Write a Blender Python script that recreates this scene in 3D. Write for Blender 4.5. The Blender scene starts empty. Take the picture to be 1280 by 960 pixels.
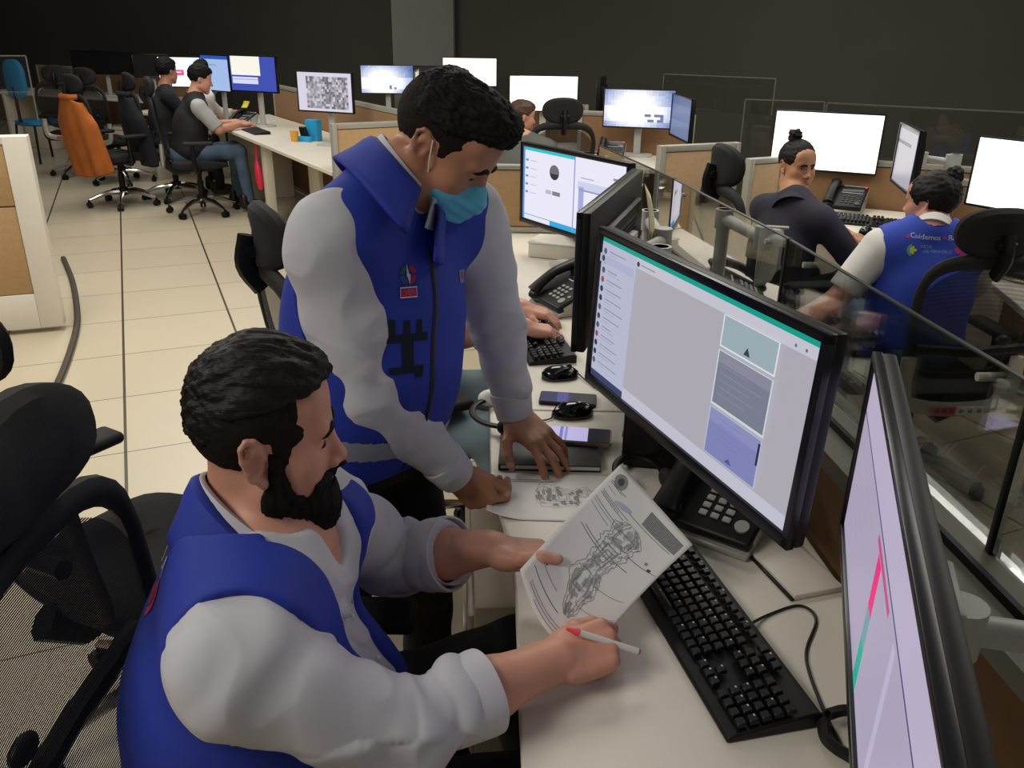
import bpy, bmesh, math, random
import numpy as np
from mathutils import Vector, Matrix, Euler, noise as mnoise
from mathutils.bvhtree import BVHTree
random.seed(7)
SC = bpy.context.scene
COL = SC.collection
V = Vector
PI = math.pi
def rad(a): return math.radians(a)

# ---------------------------------------------------------------- camera
CF, CP, CR, CAMH = 1055.0, rad(22.9), rad(0.9), 1.65
_F = V((0, math.cos(CP), -math.sin(CP))); _U = V((0, math.sin(CP), math.cos(CP))); _R = V((1, 0, 0))
cR = math.cos(CR) * _R + math.sin(CR) * _U
cU = math.cos(CR) * _U - math.sin(CR) * _R
cF = _F
CAMP = V((0, 0, CAMH))
def ray(u, v): return cF + cR * ((u - 640) / CF) - cU * ((v - 480) / CF)
def at(u, v, z):
    d = ray(u, v); return CAMP + d * ((z - CAMH) / d.z)
def att(u, v, t): return CAMP + ray(u, v) * t
cam_d = bpy.data.cameras.new('camera'); cam = bpy.data.objects.new('camera', cam_d); COL.objects.link(cam)
cam_d.sensor_width = 36; cam_d.lens = 36 * CF / 1280; cam_d.clip_start = 0.05; cam_d.clip_end = 100
M = Matrix((( cR.x, cU.x, -cF.x, 0), (cR.y, cU.y, -cF.y, 0), (cR.z, cU.z, -cF.z, CAMH), (0, 0, 0, 1)))
cam.matrix_world = M
SC.camera = cam

# ---------------------------------------------------------------- materials
def lin(c):
    if isinstance(c, str):
        c = c.lstrip('#'); c = tuple(int(c[i:i + 2], 16) / 255 for i in (0, 2, 4))
    return tuple((x / 12.92 if x <= 0.04045 else ((x + 0.055) / 1.055) ** 2.4) for x in c)
_mats = {}
def mat(name, col, rough=0.5, metal=0.0, var=0.06, vscale=30, bump=0.0, bscale=300, spec=0.5, sheen=0.0, stretch=None, sss=0.0):
    if name in _mats: return _mats[name]
    m = bpy.data.materials.new(name); m.use_nodes = True; nt = m.node_tree; N = nt.nodes; L = nt.links
    b = N['Principled BSDF']; c = lin(col)
    b.inputs['Roughness'].default_value = rough; b.inputs['Metallic'].default_value = metal
    b.inputs['Specular IOR Level'].default_value = spec
    if sheen: b.inputs['Sheen Weight'].default_value = sheen
    if sss:
        b.inputs['Subsurface Weight'].default_value = sss; b.inputs['Subsurface Radius'].default_value = (0.6, 0.25, 0.12); b.inputs['Subsurface Scale'].default_value = 0.01
    tc = N.new('ShaderNodeTexCoord'); src = tc.outputs['Object']
    if stretch:
        mp = N.new('ShaderNodeMapping'); mp.inputs['Scale'].default_value = stretch; L.new(src, mp.inputs[0]); src = mp.outputs[0]
    n = N.new('ShaderNodeTexNoise'); n.inputs['Scale'].default_value = vscale; n.inputs['Detail'].default_value = 4; L.new(src, n.inputs['Vector'])
    r = N.new('ShaderNodeValToRGB'); e = r.color_ramp.elements
    e[0].position = 0.3; e[1].position = 0.7
    e[0].color = (*[x * (1 - var) for x in c], 1); e[1].color = (*[min(1, x * (1 + var)) for x in c], 1)
    L.new(n.outputs['Fac'], r.inputs[0]); L.new(r.outputs[0], b.inputs['Base Color'])
    if bump:
        n2 = N.new('ShaderNodeTexNoise'); n2.inputs['Scale'].default_value = bscale; n2.inputs['Detail'].default_value = 3; L.new(src, n2.inputs['Vector'])
        bp = N.new('ShaderNodeBump'); bp.inputs['Strength'].default_value = bump; bp.inputs['Distance'].default_value = 0.01
        L.new(n2.outputs['Fac'], bp.inputs['Height']); L.new(bp.outputs[0], b.inputs['Normal'])
    _mats[name] = m; return m
def emit(col, strength=1.0, name='screen_light'):
    key = (name, str(col), strength)
    if key in _mats: return _mats[key]
    m = bpy.data.materials.new(name); m.use_nodes = True; b = m.node_tree.nodes['Principled BSDF']
    b.inputs['Base Color'].default_value = (0.01, 0.01, 0.012, 1); b.inputs['Roughness'].default_value = 0.35; b.inputs['Specular IOR Level'].default_value = 0.25
    b.inputs['Emission Color'].default_value = (*lin(col), 1); b.inputs['Emission Strength'].default_value = strength
    _mats[key] = m; return m
def glass_mat():
    m = bpy.data.materials.new('clear_glass'); m.use_nodes = True; nt = m.node_tree; N = nt.nodes; L = nt.links
    N.remove(N['Principled BSDF']); out = N['Material Output']
    t = N.new('ShaderNodeBsdfTransparent'); t.inputs[0].default_value = (0.93, 0.95, 0.94, 1)
    g = N.new('ShaderNodeBsdfGlossy'); g.inputs['Roughness'].default_value = 0.02
    f = N.new('ShaderNodeFresnel'); f.inputs[0].default_value = 1.5
    mul = N.new('ShaderNodeMath'); mul.operation = 'MULTIPLY'; mul.inputs[1].default_value = 0.7; L.new(f.outputs[0], mul.inputs[0])
    mx = N.new('ShaderNodeMixShader'); L.new(mul.outputs[0], mx.inputs[0]); L.new(t.outputs[0], mx.inputs[1]); L.new(g.outputs[0], mx.inputs[2])
    L.new(mx.outputs[0], out.inputs[0]); return m
def mesh_mat(name, col, freq, duty):
    m = bpy.data.materials.new(name); m.use_nodes = True; nt = m.node_tree; N = nt.nodes; L = nt.links
    b = N['Principled BSDF']; b.inputs['Base Color'].default_value = (*lin(col), 1); b.inputs['Roughness'].default_value = 0.75
    out = N['Material Output']; tc = N.new('ShaderNodeTexCoord'); w = N.new('ShaderNodeTexWave'); w.bands_direction = 'Z'; w.inputs['Scale'].default_value = freq
    L.new(tc.outputs['Object'], w.inputs['Vector'])
    gt = N.new('ShaderNodeMath'); gt.operation = 'GREATER_THAN'; gt.inputs[1].default_value = duty; L.new(w.outputs['Fac'], gt.inputs[0])
    t = N.new('ShaderNodeBsdfTransparent'); mx = N.new('ShaderNodeMixShader'); L.new(gt.outputs[0], mx.inputs[0]); L.new(b.outputs[0], mx.inputs[1]); L.new(t.outputs[0], mx.inputs[2])
    L.new(mx.outputs[0], out.inputs[0]); return m

# ---------------------------------------------------------------- mesh builder
def rotz(a): return Matrix.Rotation(a, 3, 'Z')
def axes_rot(x, z):
    x = V(x).normalized(); z = V(z); z = (z - x * z.dot(x)).normalized(); y = z.cross(x)
    return Matrix((x, y, z)).transposed()
class MB:
    def __init__(s): s.bm = bmesh.new()
    def _fin(s, geomf, mi):
        for f in geomf: f.material_index = mi
    def box(s, c, size, rot=None, bev=0.0, mi=0, seg=2, taper=None):
        r = bmesh.ops.create_cube(s.bm, size=1.0); vs = r['verts']
        for v in vs:
            p = V((v.co.x * size[0], v.co.y * size[1], v.co.z * size[2]))
            if taper and v.co.z > 0: p.x *= taper[0]; p.y *= taper[1]
            v.co = p
        fs = set(f for v in vs for f in v.link_faces)
        if bev > 0:
            es = list(set(e for v in vs for e in v.link_edges))
            rr = bmesh.ops.bevel(s.bm, geom=es, offset=bev, segments=seg, profile=0.5, affect='EDGES')
            vs = list(set(rr['verts']) | set(v for f in rr['faces'] for v in f.verts) | set(v for v in vs if v.is_valid))
            seen = set(vs); st = list(vs)
            while st:
                v = st.pop()
                for e in v.link_edges:
                    o = e.other_vert(v)
                    if o not in seen: seen.add(o); st.append(o)
            vs = list(seen)
        R = rot if rot is not None else Matrix.Identity(3); c = V(c)
        for v in vs: v.co = R @ v.co + c
        s._fin(set(f for v in vs for f in v.link_faces), mi); return s
    def loft(s, rings, mi=0, cap=True, closed=True, loop=False):
        rv = [[s.bm.verts.new(p) for p in r] for r in rings]; n = len(rings[0]); fs = []
        pairs = list(zip(rv[:-1], rv[1:])) + ([(rv[-1], rv[0])] if loop else [])
        for a, b in pairs:
            for i in range(n if closed else n - 1):
                j = (i + 1) % n
                try: fs.append(s.bm.faces.new((a[i], a[j], b[j], b[i])))
                except ValueError: pass
        if cap and closed and not loop:
            fs.append(s.bm.faces.new(list(reversed(rv[0])))); fs.append(s.bm.faces.new(rv[-1]))
        s._fin(fs, mi); return s
    def tube(s, pts, r, seg=8, mi=0, loop=False, flat=1.0, upv=(0, 0, 1)):
        pts = [V(p) for p in pts]; n = len(pts); rs = r if isinstance(r, (list, tuple)) else [r] * n
        rings = []; prev = None
        for i, p in enumerate(pts):
            if loop: t = pts[(i + 1) % n] - pts[i - 1]
            else: t = pts[min(i + 1, n - 1)] - pts[max(i - 1, 0)]
            t.normalize()
            if prev is None:
                u = V(upv); u = u - t * u.dot(t)
                if u.length < 1e-3: u = V((1, 0, 0)) - t * t.x
            else: u = prev - t * prev.dot(t)
            u.normalize(); prev = u; w = t.cross(u)
            rings.append([p + (u * math.cos(a) * rs[i] * flat + w * math.sin(a) * rs[i]) for a in (2 * PI * k / seg for k in range(seg))])
        return s.loft(rings, mi, cap=not loop, loop=loop)
    def cyl(s, a, b, r0, r1=None, seg=16, mi=0): return s.tube([a, b], [r0, r0 if r1 is None else r1], seg, mi)
    def lathe(s, prof, c, seg=20, mi=0, rot=None):
        R = rot if rot is not None else Matrix.Identity(3); c = V(c)
        return s.loft([[c + R @ V((r * math.cos(2 * PI * k / seg), r * math.sin(2 * PI * k / seg), z)) for k in range(seg)] for r, z in prof], mi)
    def ell(s, c, rr, rot=None, mi=0, u=16, v=10):
        r = bmesh.ops.create_uvsphere(s.bm, u_segments=u, v_segments=v, radius=1.0); R = rot if rot is not None else Matrix.Identity(3); c = V(c)
        for q in r['verts']: q.co = R @ V((q.co.x * rr[0], q.co.y * rr[1], q.co.z * rr[2])) + c
        s._fin(set(f for q in r['verts'] for f in q.link_faces), mi); return s
    def prism(s, poly, z0, z1, mi=0, f=None):
        f = f or (lambda p: p)
        return s.loft([[f(V((x, y, z0))) for x, y in poly], [f(V((x, y, z1))) for x, y in poly]], mi)
    def quad(s, pts, mi=0):
        s._fin([s.bm.faces.new([s.bm.verts.new(V(p)) for p in pts])], mi); return s
    def grid(s, fn, nu, nv, mi=0):
        vs = [[s.bm.verts.new(fn(i / nu, j / nv)) for j in range(nv + 1)] for i in range(nu + 1)]
        s._fin([s.bm.faces.new((vs[i][j], vs[i + 1][j], vs[i + 1][j + 1], vs[i][j + 1])) for i in range(nu) for j in range(nv)], mi); return s
    def obj(s, name, mats, parent=None, smooth=True, ang=35, fixn=True, off=None):
        if fixn: bmesh.ops.recalc_face_normals(s.bm, faces=s.bm.faces[:])
        me = bpy.data.meshes.new(name)
        if off is not None:
            o_ = V(off)
            for v in s.bm.verts: v.co -= o_
        s.bm.to_mesh(me); s.bm.free()
        if not isinstance(mats, (list, tuple)): mats = [mats]
        for m in mats: me.materials.append(m)
        if smooth:
            me.polygons.foreach_set('use_smooth', [True] * len(me.polygons)); me.set_sharp_from_angle(angle=rad(ang))
        o = bpy.data.objects.new(name, me); COL.objects.link(o)
        if off is not None and parent is None: o.location = off
        if parent is not None: o.parent = parent
        return o
def tag(o, label=None, cat=None, group=None, kind=None):
    if label: o['label'] = label
    if cat: o['category'] = cat
    if group: o['group'] = group
    if kind: o['kind'] = kind
    return o
def thing(name, label, cat, loc=(0, 0, 0), rz=0.0, group=None):
    o = bpy.data.objects.new(name, None); COL.objects.link(o); o.location = loc; o.rotation_euler = (0, 0, rz); o.empty_display_size = 0.1
    return tag(o, label, cat, group)
_kids = {}
def dup(root, loc, rz, label, group=None):
    r = root.copy(); COL.objects.link(r); r.location = loc; r.rotation_euler = (0, 0, rz); r['label'] = label
    if group: r['group'] = group
    for ch in [o for o in COL.objects if o.parent == root]:
        c = ch.copy(); COL.objects.link(c); c.parent = r
        for g in [o for o in COL.objects if o.parent == ch]:
            d = g.copy(); COL.objects.link(d); d.parent = c
    return r
def struct(name, mb, m, **k): return tag(mb.obj(name, m, **k), kind='structure')
def arc(cx, cy, r, a0, a1, n): return [(cx + r * math.cos(a0 + (a1 - a0) * i / n), cy + r * math.sin(a0 + (a1 - a0) * i / n)) for i in range(n + 1)]
def rrect(w, h, r, n=4):
    p = []
    for cx, cy, a in ((w / 2 - r, h / 2 - r, 0), (-w / 2 + r, h / 2 - r, PI / 2), (-w / 2 + r, -h / 2 + r, PI), (w / 2 - r, -h / 2 + r, 1.5 * PI)): p += arc(cx, cy, r, a, a + PI / 2, n)
    return p
def bez(pts, n=24):
    """smooth curve through the points (Catmull-Rom)"""
    P = [V(p) for p in pts]; P = [P[0] * 2 - P[1]] + P + [P[-1] * 2 - P[-2]]; out = []
    m = len(P) - 3
    for i in range(m):
        a, b, c, d = P[i:i + 4]; k = max(2, n // m)
        for j in range(k):
            t = j / k; out.append(0.5 * ((2 * b) + (c - a) * t + (2 * a - 5 * b + 4 * c - d) * t * t + (-a + 3 * b - 3 * c + d) * t ** 3))
    out.append(P[-2]); return out
def text_polys(txt, size=1.0):
    """triangles of a line of lettering, as 2D points, centred"""
    cu = bpy.data.curves.new('lettering', 'FONT'); cu.body = txt; cu.size = size; cu.align_x = 'CENTER'; cu.align_y = 'CENTER'; cu.resolution_u = 2
    o = bpy.data.objects.new('lettering', cu); COL.objects.link(o)
    dg = bpy.context.evaluated_depsgraph_get(); me = o.evaluated_get(dg).to_mesh()
    bm = bmesh.new(); bm.from_mesh(me); bmesh.ops.triangulate(bm, faces=bm.faces[:])
    tris = [[(v.co.x, v.co.y) for v in f.verts] for f in bm.faces]; bm.free()
    o.evaluated_get(dg).to_mesh_clear(); bpy.data.objects.remove(o); bpy.data.curves.remove(cu)
    return tris
# ================================================================ materials used
WHITE = mat('white_laminate', '#d8d2c4', 0.45, var=0.02, vscale=6)
WHITE2 = mat('white_painted_board', '#e0dacd', 0.5, var=0.02, vscale=6)
TAN = mat('tan_fabric', '#b08f66', 0.9, var=0.06, vscale=40, bump=0.15, bscale=500)
TAN2 = mat('tan_fabric_pale', '#b79a76', 0.9, var=0.06, vscale=40, bump=0.15, bscale=500)
TAND = mat('brown_panel_fabric', '#8a6848', 0.9, var=0.06, vscale=40, bump=0.15, bscale=500)
GREY = mat('grey_aluminium', '#a9a79c', 0.4, 0.3, var=0.03)
GREYD = mat('grey_rail', '#7d7b70', 0.45, 0.2, var=0.04)
GREYG = mat('grey_glass_edge', '#5e605a', 0.4, 0.1)
BLACK = mat('black_plastic', '#0e0e10', 0.45, var=0.1, spec=0.3)
BLACKM = mat('black_matte', '#0d0d0f', 0.75, var=0.1, bump=0.1, bscale=400)
GLOSSB = mat('black_gloss', '#07070a', 0.12, var=0.02)
BEZEL = mat('bezel_black', '#0b0b14', 0.3, var=0.05)
CHROME = mat('chrome', '#c8c6c0', 0.18, 1.0, var=0.02)
LGREY = mat('light_grey_plastic', '#b9b9b4', 0.45, var=0.03)
WPL = mat('white_plastic', '#dcdad2', 0.4, var=0.02)
CABLE = mat('cable_black', '#141414', 0.45, var=0.05)
GLASS = glass_mat()
PAPER = mat('white_paper', '#dedbd6', 0.8, var=0.015, vscale=8)
INK = mat('print_ink', '#4c4a4a', 0.9, var=0.05)
INKL = mat('print_ink_grey', '#8d8b8a', 0.9, var=0.12, vscale=200)
RED = mat('red_plastic', '#d82a4a', 0.4)
REDL = emit('#ff2a3a', 3.0, 'red_indicator')

# ================================================================ the room
def floor_mat():
    m = bpy.data.materials.new('floor_tiles'); m.use_nodes = True; nt = m.node_tree; N = nt.nodes; L = nt.links; b = N['Principled BSDF']
    b.inputs['Roughness'].default_value = 0.32
    g = N.new('ShaderNodeNewGeometry')
    along = V((-0.401, 0.916, 0)); cross = V((0.916, 0.401, 0))
    p0 = at(155.3, 480, 0); q0 = at(155, 443, 0)
    def math_(op, a, bv=None):
        n = N.new('ShaderNodeMath'); n.operation = op
        for i, x in enumerate((a, bv)):
            if x is None: continue
            if isinstance(x, (int, float)): n.inputs[i].default_value = x
            else: L.new(x, n.inputs[i])
        return n.outputs[0]
    def coord(d, o, size):
        dp = N.new('ShaderNodeVectorMath'); dp.operation = 'DOT_PRODUCT'; L.new(g.outputs['Position'], dp.inputs[0]); dp.inputs[1].default_value = d
        return math_('DIVIDE', math_('SUBTRACT', dp.outputs['Value'], o.dot(d)), size)
    u = coord(cross, p0, 0.6); v = coord(along, q0, 0.61)
    def dist(x): return math_('ABSOLUTE', math_('SUBTRACT', math_('FRACT', math_('ADD', x, 0.5)), 0.5))
    gu = math_('LESS_THAN', dist(u), 0.0105); gv = math_('LESS_THAN', dist(v), 0.0045)
    gr = math_('MAXIMUM', gu, gv)
    cx = N.new('ShaderNodeCombineXYZ'); L.new(math_('FLOOR', u), cx.inputs[0]); L.new(math_('FLOOR', v), cx.inputs[1])
    wn = N.new('ShaderNodeTexWhiteNoise'); L.new(cx.outputs[0], wn.inputs['Vector'])
    nz = N.new('ShaderNodeTexNoise'); nz.inputs['Scale'].default_value = 5; L.new(g.outputs['Position'], nz.inputs['Vector'])
    f = math_('ADD', math_('MULTIPLY', wn.outputs['Value'], 0.6), math_('MULTIPLY', nz.outputs['Fac'], 0.4))
    r = N.new('ShaderNodeValToRGB'); r.color_ramp.elements[0].color = (*lin('#bfb49c'), 1); r.color_ramp.elements[1].color = (*lin('#c9bea6'), 1); L.new(f, r.inputs[0])
    mx = N.new('ShaderNodeMix'); mx.data_type = 'RGBA'; L.new(gr, mx.inputs[0]); L.new(r.outputs[0], mx.inputs[6]); mx.inputs[7].default_value = (*lin('#453c2e'), 1)
    L.new(mx.outputs[2], b.inputs['Base Color']); return m
fl = MB(); fl.box((-1, 7, -0.05), (28, 26, 0.1)); struct('floor', fl, floor_mat(), smooth=False)
WALL = mat('charcoal_wall', '#3c3a33', 0.9, var=0.05, vscale=2)
wa, wb = V((-16, 19.5, 0)), V((9.5, 5.0, 0)); wd = (wb - wa).normalized(); wn_ = V((-wd.y, wd.x, 0))
w = MB(); w.box((wa + wb) / 2 + wn_ * 0.1 + V((0, 0, 2.0)), ((wb - wa).length, 0.2, 4.0), rot=rotz(math.atan2(wd.y, wd.x))); struct('wall_back', w, WALL, smooth=False)
pc = V((-1.09, 11.0, 0)); w = MB(); w.box(pc + V((0, 0, 2.0)), (0.74, 0.5, 4.0), rot=rotz(rad(-6)), bev=0.01); struct('column', w, mat('grey_column', '#6e6e6a', 0.8, var=0.03, vscale=3))
w = MB(); w.box((-11, 3, 2.0), (0.2, 34, 4.0)); struct('wall_left', w, WALL, smooth=False)

# ================================================================ worktops
def desk(name, label, poly, z=0.74, legs=(), th=0.028, cat='desk', group=None, legsize=(0.06, 0.5)):
    c = V((sum(p[0] for p in poly) / len(poly), sum(p[1] for p in poly) / len(poly), 0))
    r = thing(name, label, cat, c, 0, group)
    mb = MB(); mb.prism([(x - c.x, y - c.y) for x, y in poly], z - th, z); o = mb.obj('worktop', WHITE, r)
    bv = o.modifiers.new('edge', 'BEVEL'); bv.width = 0.004; bv.segments = 2; bv.limit_method = 'ANGLE'
    for (x, y, a, w_, d_) in legs:
        mb = MB(); mb.box((x - c.x, y - c.y, (z - th) / 2), (w_, d_, z - th), rot=rotz(a), bev=0.004); mb.obj('leg', WHITE, r)
    return r
def smooth_poly(front, back):
    f = [(p.x, p.y) for p in bez([(x, y, 0) for x, y in front], 16)]
    b = [(p.x, p.y) for p in bez([(x, y, 0) for x, y in back], 16)]
    return f + b[::-1]
def divx(y): return 0.60 - 0.08 * (y - 1.23) - 0.035 * max(0, y - 1.4) ** 2
desk('desk', 'near white desk with the held document, wide keyboard and desk phone', smooth_poly([(0.05, 0.35), (0.021, 0.84), (0.006, 1.315), (-0.04, 1.62), (-0.056, 1.98)], [(0.66, 0.35), (0.63, 0.84), (0.59, 1.3), (0.56, 1.7), (0.53, 1.98)]),
     legs=[(0.33, 0.42, 0, 0.56, 0.03)])
desk('desk', 'white desk beyond the standing man, holding the typist keyboard and a black desk phone', smooth_poly([(-0.057, 1.986), (-0.10, 2.9), (-0.20, 4.02)], [(0.53, 1.986), (0.45, 2.9), (0.28, 4.02)]),
     legs=[(0.15, 3.95, 0.1, 0.45, 0.03), (0.42, 2.1, 0, 0.2, 0.03)])
desk('desk', 'white desk behind the blue mask, with a pale desk phone', smooth_poly([(-0.21, 4.05), (-0.55, 4.95), (-1.13, 5.66)], [(0.27, 4.05), (-0.08, 5.0), (-0.62, 5.95)]), legs=[(-0.8, 5.7, 0.5, 0.5, 0.03)])
la, lb = V((-2.95, 8.57, 0)), V((-1.21, 5.72, 0)); ld = (lb - la).normalized(); ln = V((-ld.y, ld.x, 0)); lrot = math.atan2(ld.y, ld.x)
def LP(s, t): return la + ld * s + ln * t   # along the front edge of the left rear row, and depth from it
desk('desk', 'long white desk of the man typing in a black vest', [tuple(LP(-0.75, 0)[:2]), tuple(LP(3.30, 0)[:2]), tuple(LP(3.30, 0.765)[:2]), tuple(LP(-0.75, 0.765)[:2])],
     legs=[(*LP(1.32, 0.12)[:2], lrot, 0.11, 0.07), (*LP(1.75, 0.40)[:2], lrot, 0.26, 0.04), (*LP(0.1, 0.4)[:2], lrot, 0.04, 0.6)])
desk('desk', 'white desk of the woman with a hair bun, holding her black keyboard', [(1.40, 4.27), (2.05, 3.83), (2.50, 4.52), (1.62, 4.95)], legs=[(1.62, 4.55, 0.6, 0.04, 0.5), (2.2, 4.1, 0.6, 0.04, 0.5)])
dw = thing('desk_tray', 'slim white tray with two dark slots under the bun woman\'s desk edge', 'tray', (1.735, 4.075, 0.66), math.atan2(-0.44, 0.65))
m_ = MB(); m_.box((0, 0.05, 0.02), (0.44, 0.12, 0.05), bev=0.004); m_.obj('body', WHITE, dw)
for sx_ in (-0.1, 0.1):
    m_ = MB(); m_.box((sx_, -0.0105, 0.02), (0.10, 0.004, 0.016), bev=0.001); m_.obj('slot', BLACK, dw)
desk('desk', 'white desk at the right edge beside the woman in blue', [(1.95, 3.50), (1.82, 2.82), (2.6, 2.55), (2.95, 3.15), (2.33, 3.86)], legs=[(2.3, 3.0, 0.3, 0.5, 0.04), (2.4, 3.5, 0.8, 0.5, 0.04)])
desk('desk', 'desk under the cloudy sky screen and its dim side screen', [(0.45, 6.25), (1.30, 5.95), (1.45, 6.70), (0.55, 6.98)], legs=[(0.6, 6.6, 0.2, 0.04, 0.5), (1.3, 6.4, 0.2, 0.04, 0.4)])
desk('desk', 'desk under the plain white screen beside the masked man', [(-0.35, 6.85), (0.85, 6.85), (0.85, 7.53), (-0.35, 7.55)], legs=[(-0.2, 7.2, 0, 0.04, 0.5), (0.75, 7.2, 0, 0.04, 0.5)])
desk('desk', 'far desk under the cloud picture screen left of the masked man', [(-1.95, 9.1), (-0.1, 9.2), (-0.1, 10.15), (-1.95, 10.05)], legs=[(-1.8, 9.6, 0, 0.04, 0.6), (-0.25, 9.6, 0, 0.04, 0.6)])
desk('desk', 'far white desk under the pink banded screen', [(-4.25, 9.62), (-3.30, 9.32), (-3.08, 9.98), (-4.02, 10.28)], legs=[(-3.95, 9.9, -0.3, 0.04, 0.5), (-3.4, 9.7, -0.3, 0.04, 0.5)])
ped = thing('drawer_pedestal', 'beige drawer pedestal under the near desk beside the standing man', 'drawer unit', (0.12, 1.72, 0), rad(4))
PEDM = mat('beige_laminate', '#8f8470', 0.5, var=0.03)
m_ = MB(); m_.box((0, 0, 0.27), (0.42, 0.5, 0.50), bev=0.006); m_.obj('body', PEDM, ped)
for k, z_ in enumerate((0.42, 0.26, 0.11)):
    m_ = MB(); m_.box((-0.216, 0, z_), (0.016, 0.48, 0.145), bev=0.004); d_ = m_.obj('drawer', PEDM, ped)
    m_ = MB(); m_.box((-0.228, 0, z_ + 0.04), (0.01, 0.12, 0.012), bev=0.003); m_.obj('handle', GREY, d_)
for sx in (-1, 1):
    for sy in (-1, 1):
        m_ = MB(); m_.box((sx * 0.18, sy * 0.21, 0.01), (0.04, 0.04, 0.02), bev=0.003); m_.obj('foot', BLACK, ped)

# ---------------------------------------------------------------- panel dividers
def panel(name, label, p0, p1, z0, z1, th=0.05, fr=0.035, fabric=TAN, frame=GREY, splits=(), base=0.0, rside=None, group=None):
    p0, p1 = V((*p0, 0)), V((*p1, 0)); d = p1 - p0; L_ = d.length; r = thing(name, label, 'divider', (p0 + p1) / 2, math.atan2(d.y, d.x), group)
    rs = rside or fr
    m = MB()
    m.box((-L_ / 2 + fr / 2, 0, (z0 + z1) / 2), (fr, th, z1 - z0), bev=0.004); m.box((L_ / 2 - rs / 2, 0, (z0 + z1) / 2), (rs, th, z1 - z0), bev=0.004)
    iw = L_ - fr - rs; ic = (fr - rs) / 2
    m.box((ic, 0, z1 - fr / 2), (iw, th, fr), bev=0.004); m.box((ic, 0, z0 + max(fr, base) / 2), (iw, th, max(fr, base)), bev=0.004)
    m.obj('frame', frame, r)
    zs = [z0 + max(fr, base)] + list(splits) + [z1 - fr]
    for a, b in zip(zs[:-1], zs[1:]):
        m = MB(); m.box((ic, 0, (a + b) / 2), (iw - 0.002, th - 0.008, b - a - 0.006), bev=0.006); m.obj('fabric_panel', fabric, r)
    return r
panel('divider', 'white framed tan partition at the left edge by the floor cable', (-5.2, 3.66), (-2.60, 4.64), 0.03, 1.085, th=0.10, fr=0.04, frame=WHITE2, splits=(0.72,), base=0.20, rside=0.12)
panel('divider', 'tan panel at the near end of the typing man\'s desk', LP(3.34, 0.0)[:2], LP(3.34, 0.80)[:2], 0.03, 1.055, th=0.05)
panel('divider', 'tan panel behind the desks of the typing man, under the map screen', LP(-0.6, 0.80)[:2], LP(3.30, 0.80)[:2], 0.03, 1.06, th=0.05, fabric=TAND)
panel('divider', 'tan panel at the left end of the cyan striped screen', (-0.17, 4.035), (0.27, 4.035), 0.75, 1.06, fr=0.02)
panel('divider', 'large tan panel behind the isolated black headrest', (0.80, 4.86), (1.30, 5.08), 0.03, 1.055, th=0.05, fabric=TAN2)
panel('divider', 'tan panel at the back of the woman with a hair bun', (1.29, 4.80), (1.52, 4.92), 0.03, 1.0, th=0.05, fabric=TAN2, fr=0.03)
panel('divider', 'brown panel behind the black phone of the woman with a bun', (1.52, 5.02), (2.6, 4.55), 0.03, 1.0, th=0.05, fabric=TAND, fr=0.03)
panel('divider', 'brown panel under the white screen at the right edge', (2.15, 4.25), (3.2, 3.2), 0.03, 1.0, th=0.05, fabric=TAND, fr=0.03)
panel('divider', 'tan panel below the cloudy sky screen behind the cyan striped screen', (0.50, 7.05), (1.38, 6.78), 0.03, 1.05, fabric=TAND)
panel('divider', 'brown panel below the plain white screen beside the masked man', (-0.35, 7.62), (0.62, 7.60), 0.03, 1.05, fabric=TAND)
panel('divider', 'far tan panel behind the unlit screen at the left', (-7.0, 13.1), (-4.0, 11.75), 0.03, 1.05, fabric=TAND)

# ---------------------------------------------------------------- glass topped divider along the near row
gd = thing('desk_divider', 'grey railed divider with clear glass panes along the near desks', 'divider', (0.68, 1.2, 0))
RL = [(y, divx(y)) for y in (0.15, 0.6, 1.08, 1.5, 1.96, 2.4, 2.8, 3.3, 3.7)]
def strip(y0, y1, dx0, dx1, z0, z1, n=6):
    mb = MB(); rings = []
    for i in range(n + 1):
        y = y0 + (y1 - y0) * i / n; x = divx(y)
        rings.append([V((x + dx0, y, z0)), V((x + dx1, y, z0)), V((x + dx1, y, z1)), V((x + dx0, y, z1))])
    return mb.loft(rings)
off = V((-0.68, -1.2, 0))
def shift(mb):
    for v in mb.bm.verts: v.co += off
    return mb
shift(strip(0.1, 3.75, 0.0, 0.15, 0.895, 0.93, 12)).obj('rail', GREYD, gd)
shift(strip(0.1, 3.75, 0.02, 0.05, 0.04, 0.895, 12)).obj('fabric_panel', TAND, gd)
shift(strip(0.1, 3.75, 0.09, 0.13, 0.04, 0.895, 12)).obj('outer_board', GREYD, gd)
shift(strip(0.1, 3.75, 0.055, 0.065, 0.931, 0.945, 12)).obj('cable_slot', BLACK, gd)
PY = [0.20, 1.08, 1.96, 2.80, 3.62]
for y in PY:
    m = MB(); x = divx(y) + 0.115; m.box((x, y, 1.067), (0.014, 0.014, 0.276), bev=0.002); shift(m).obj('post', BLACK, gd)
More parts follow.
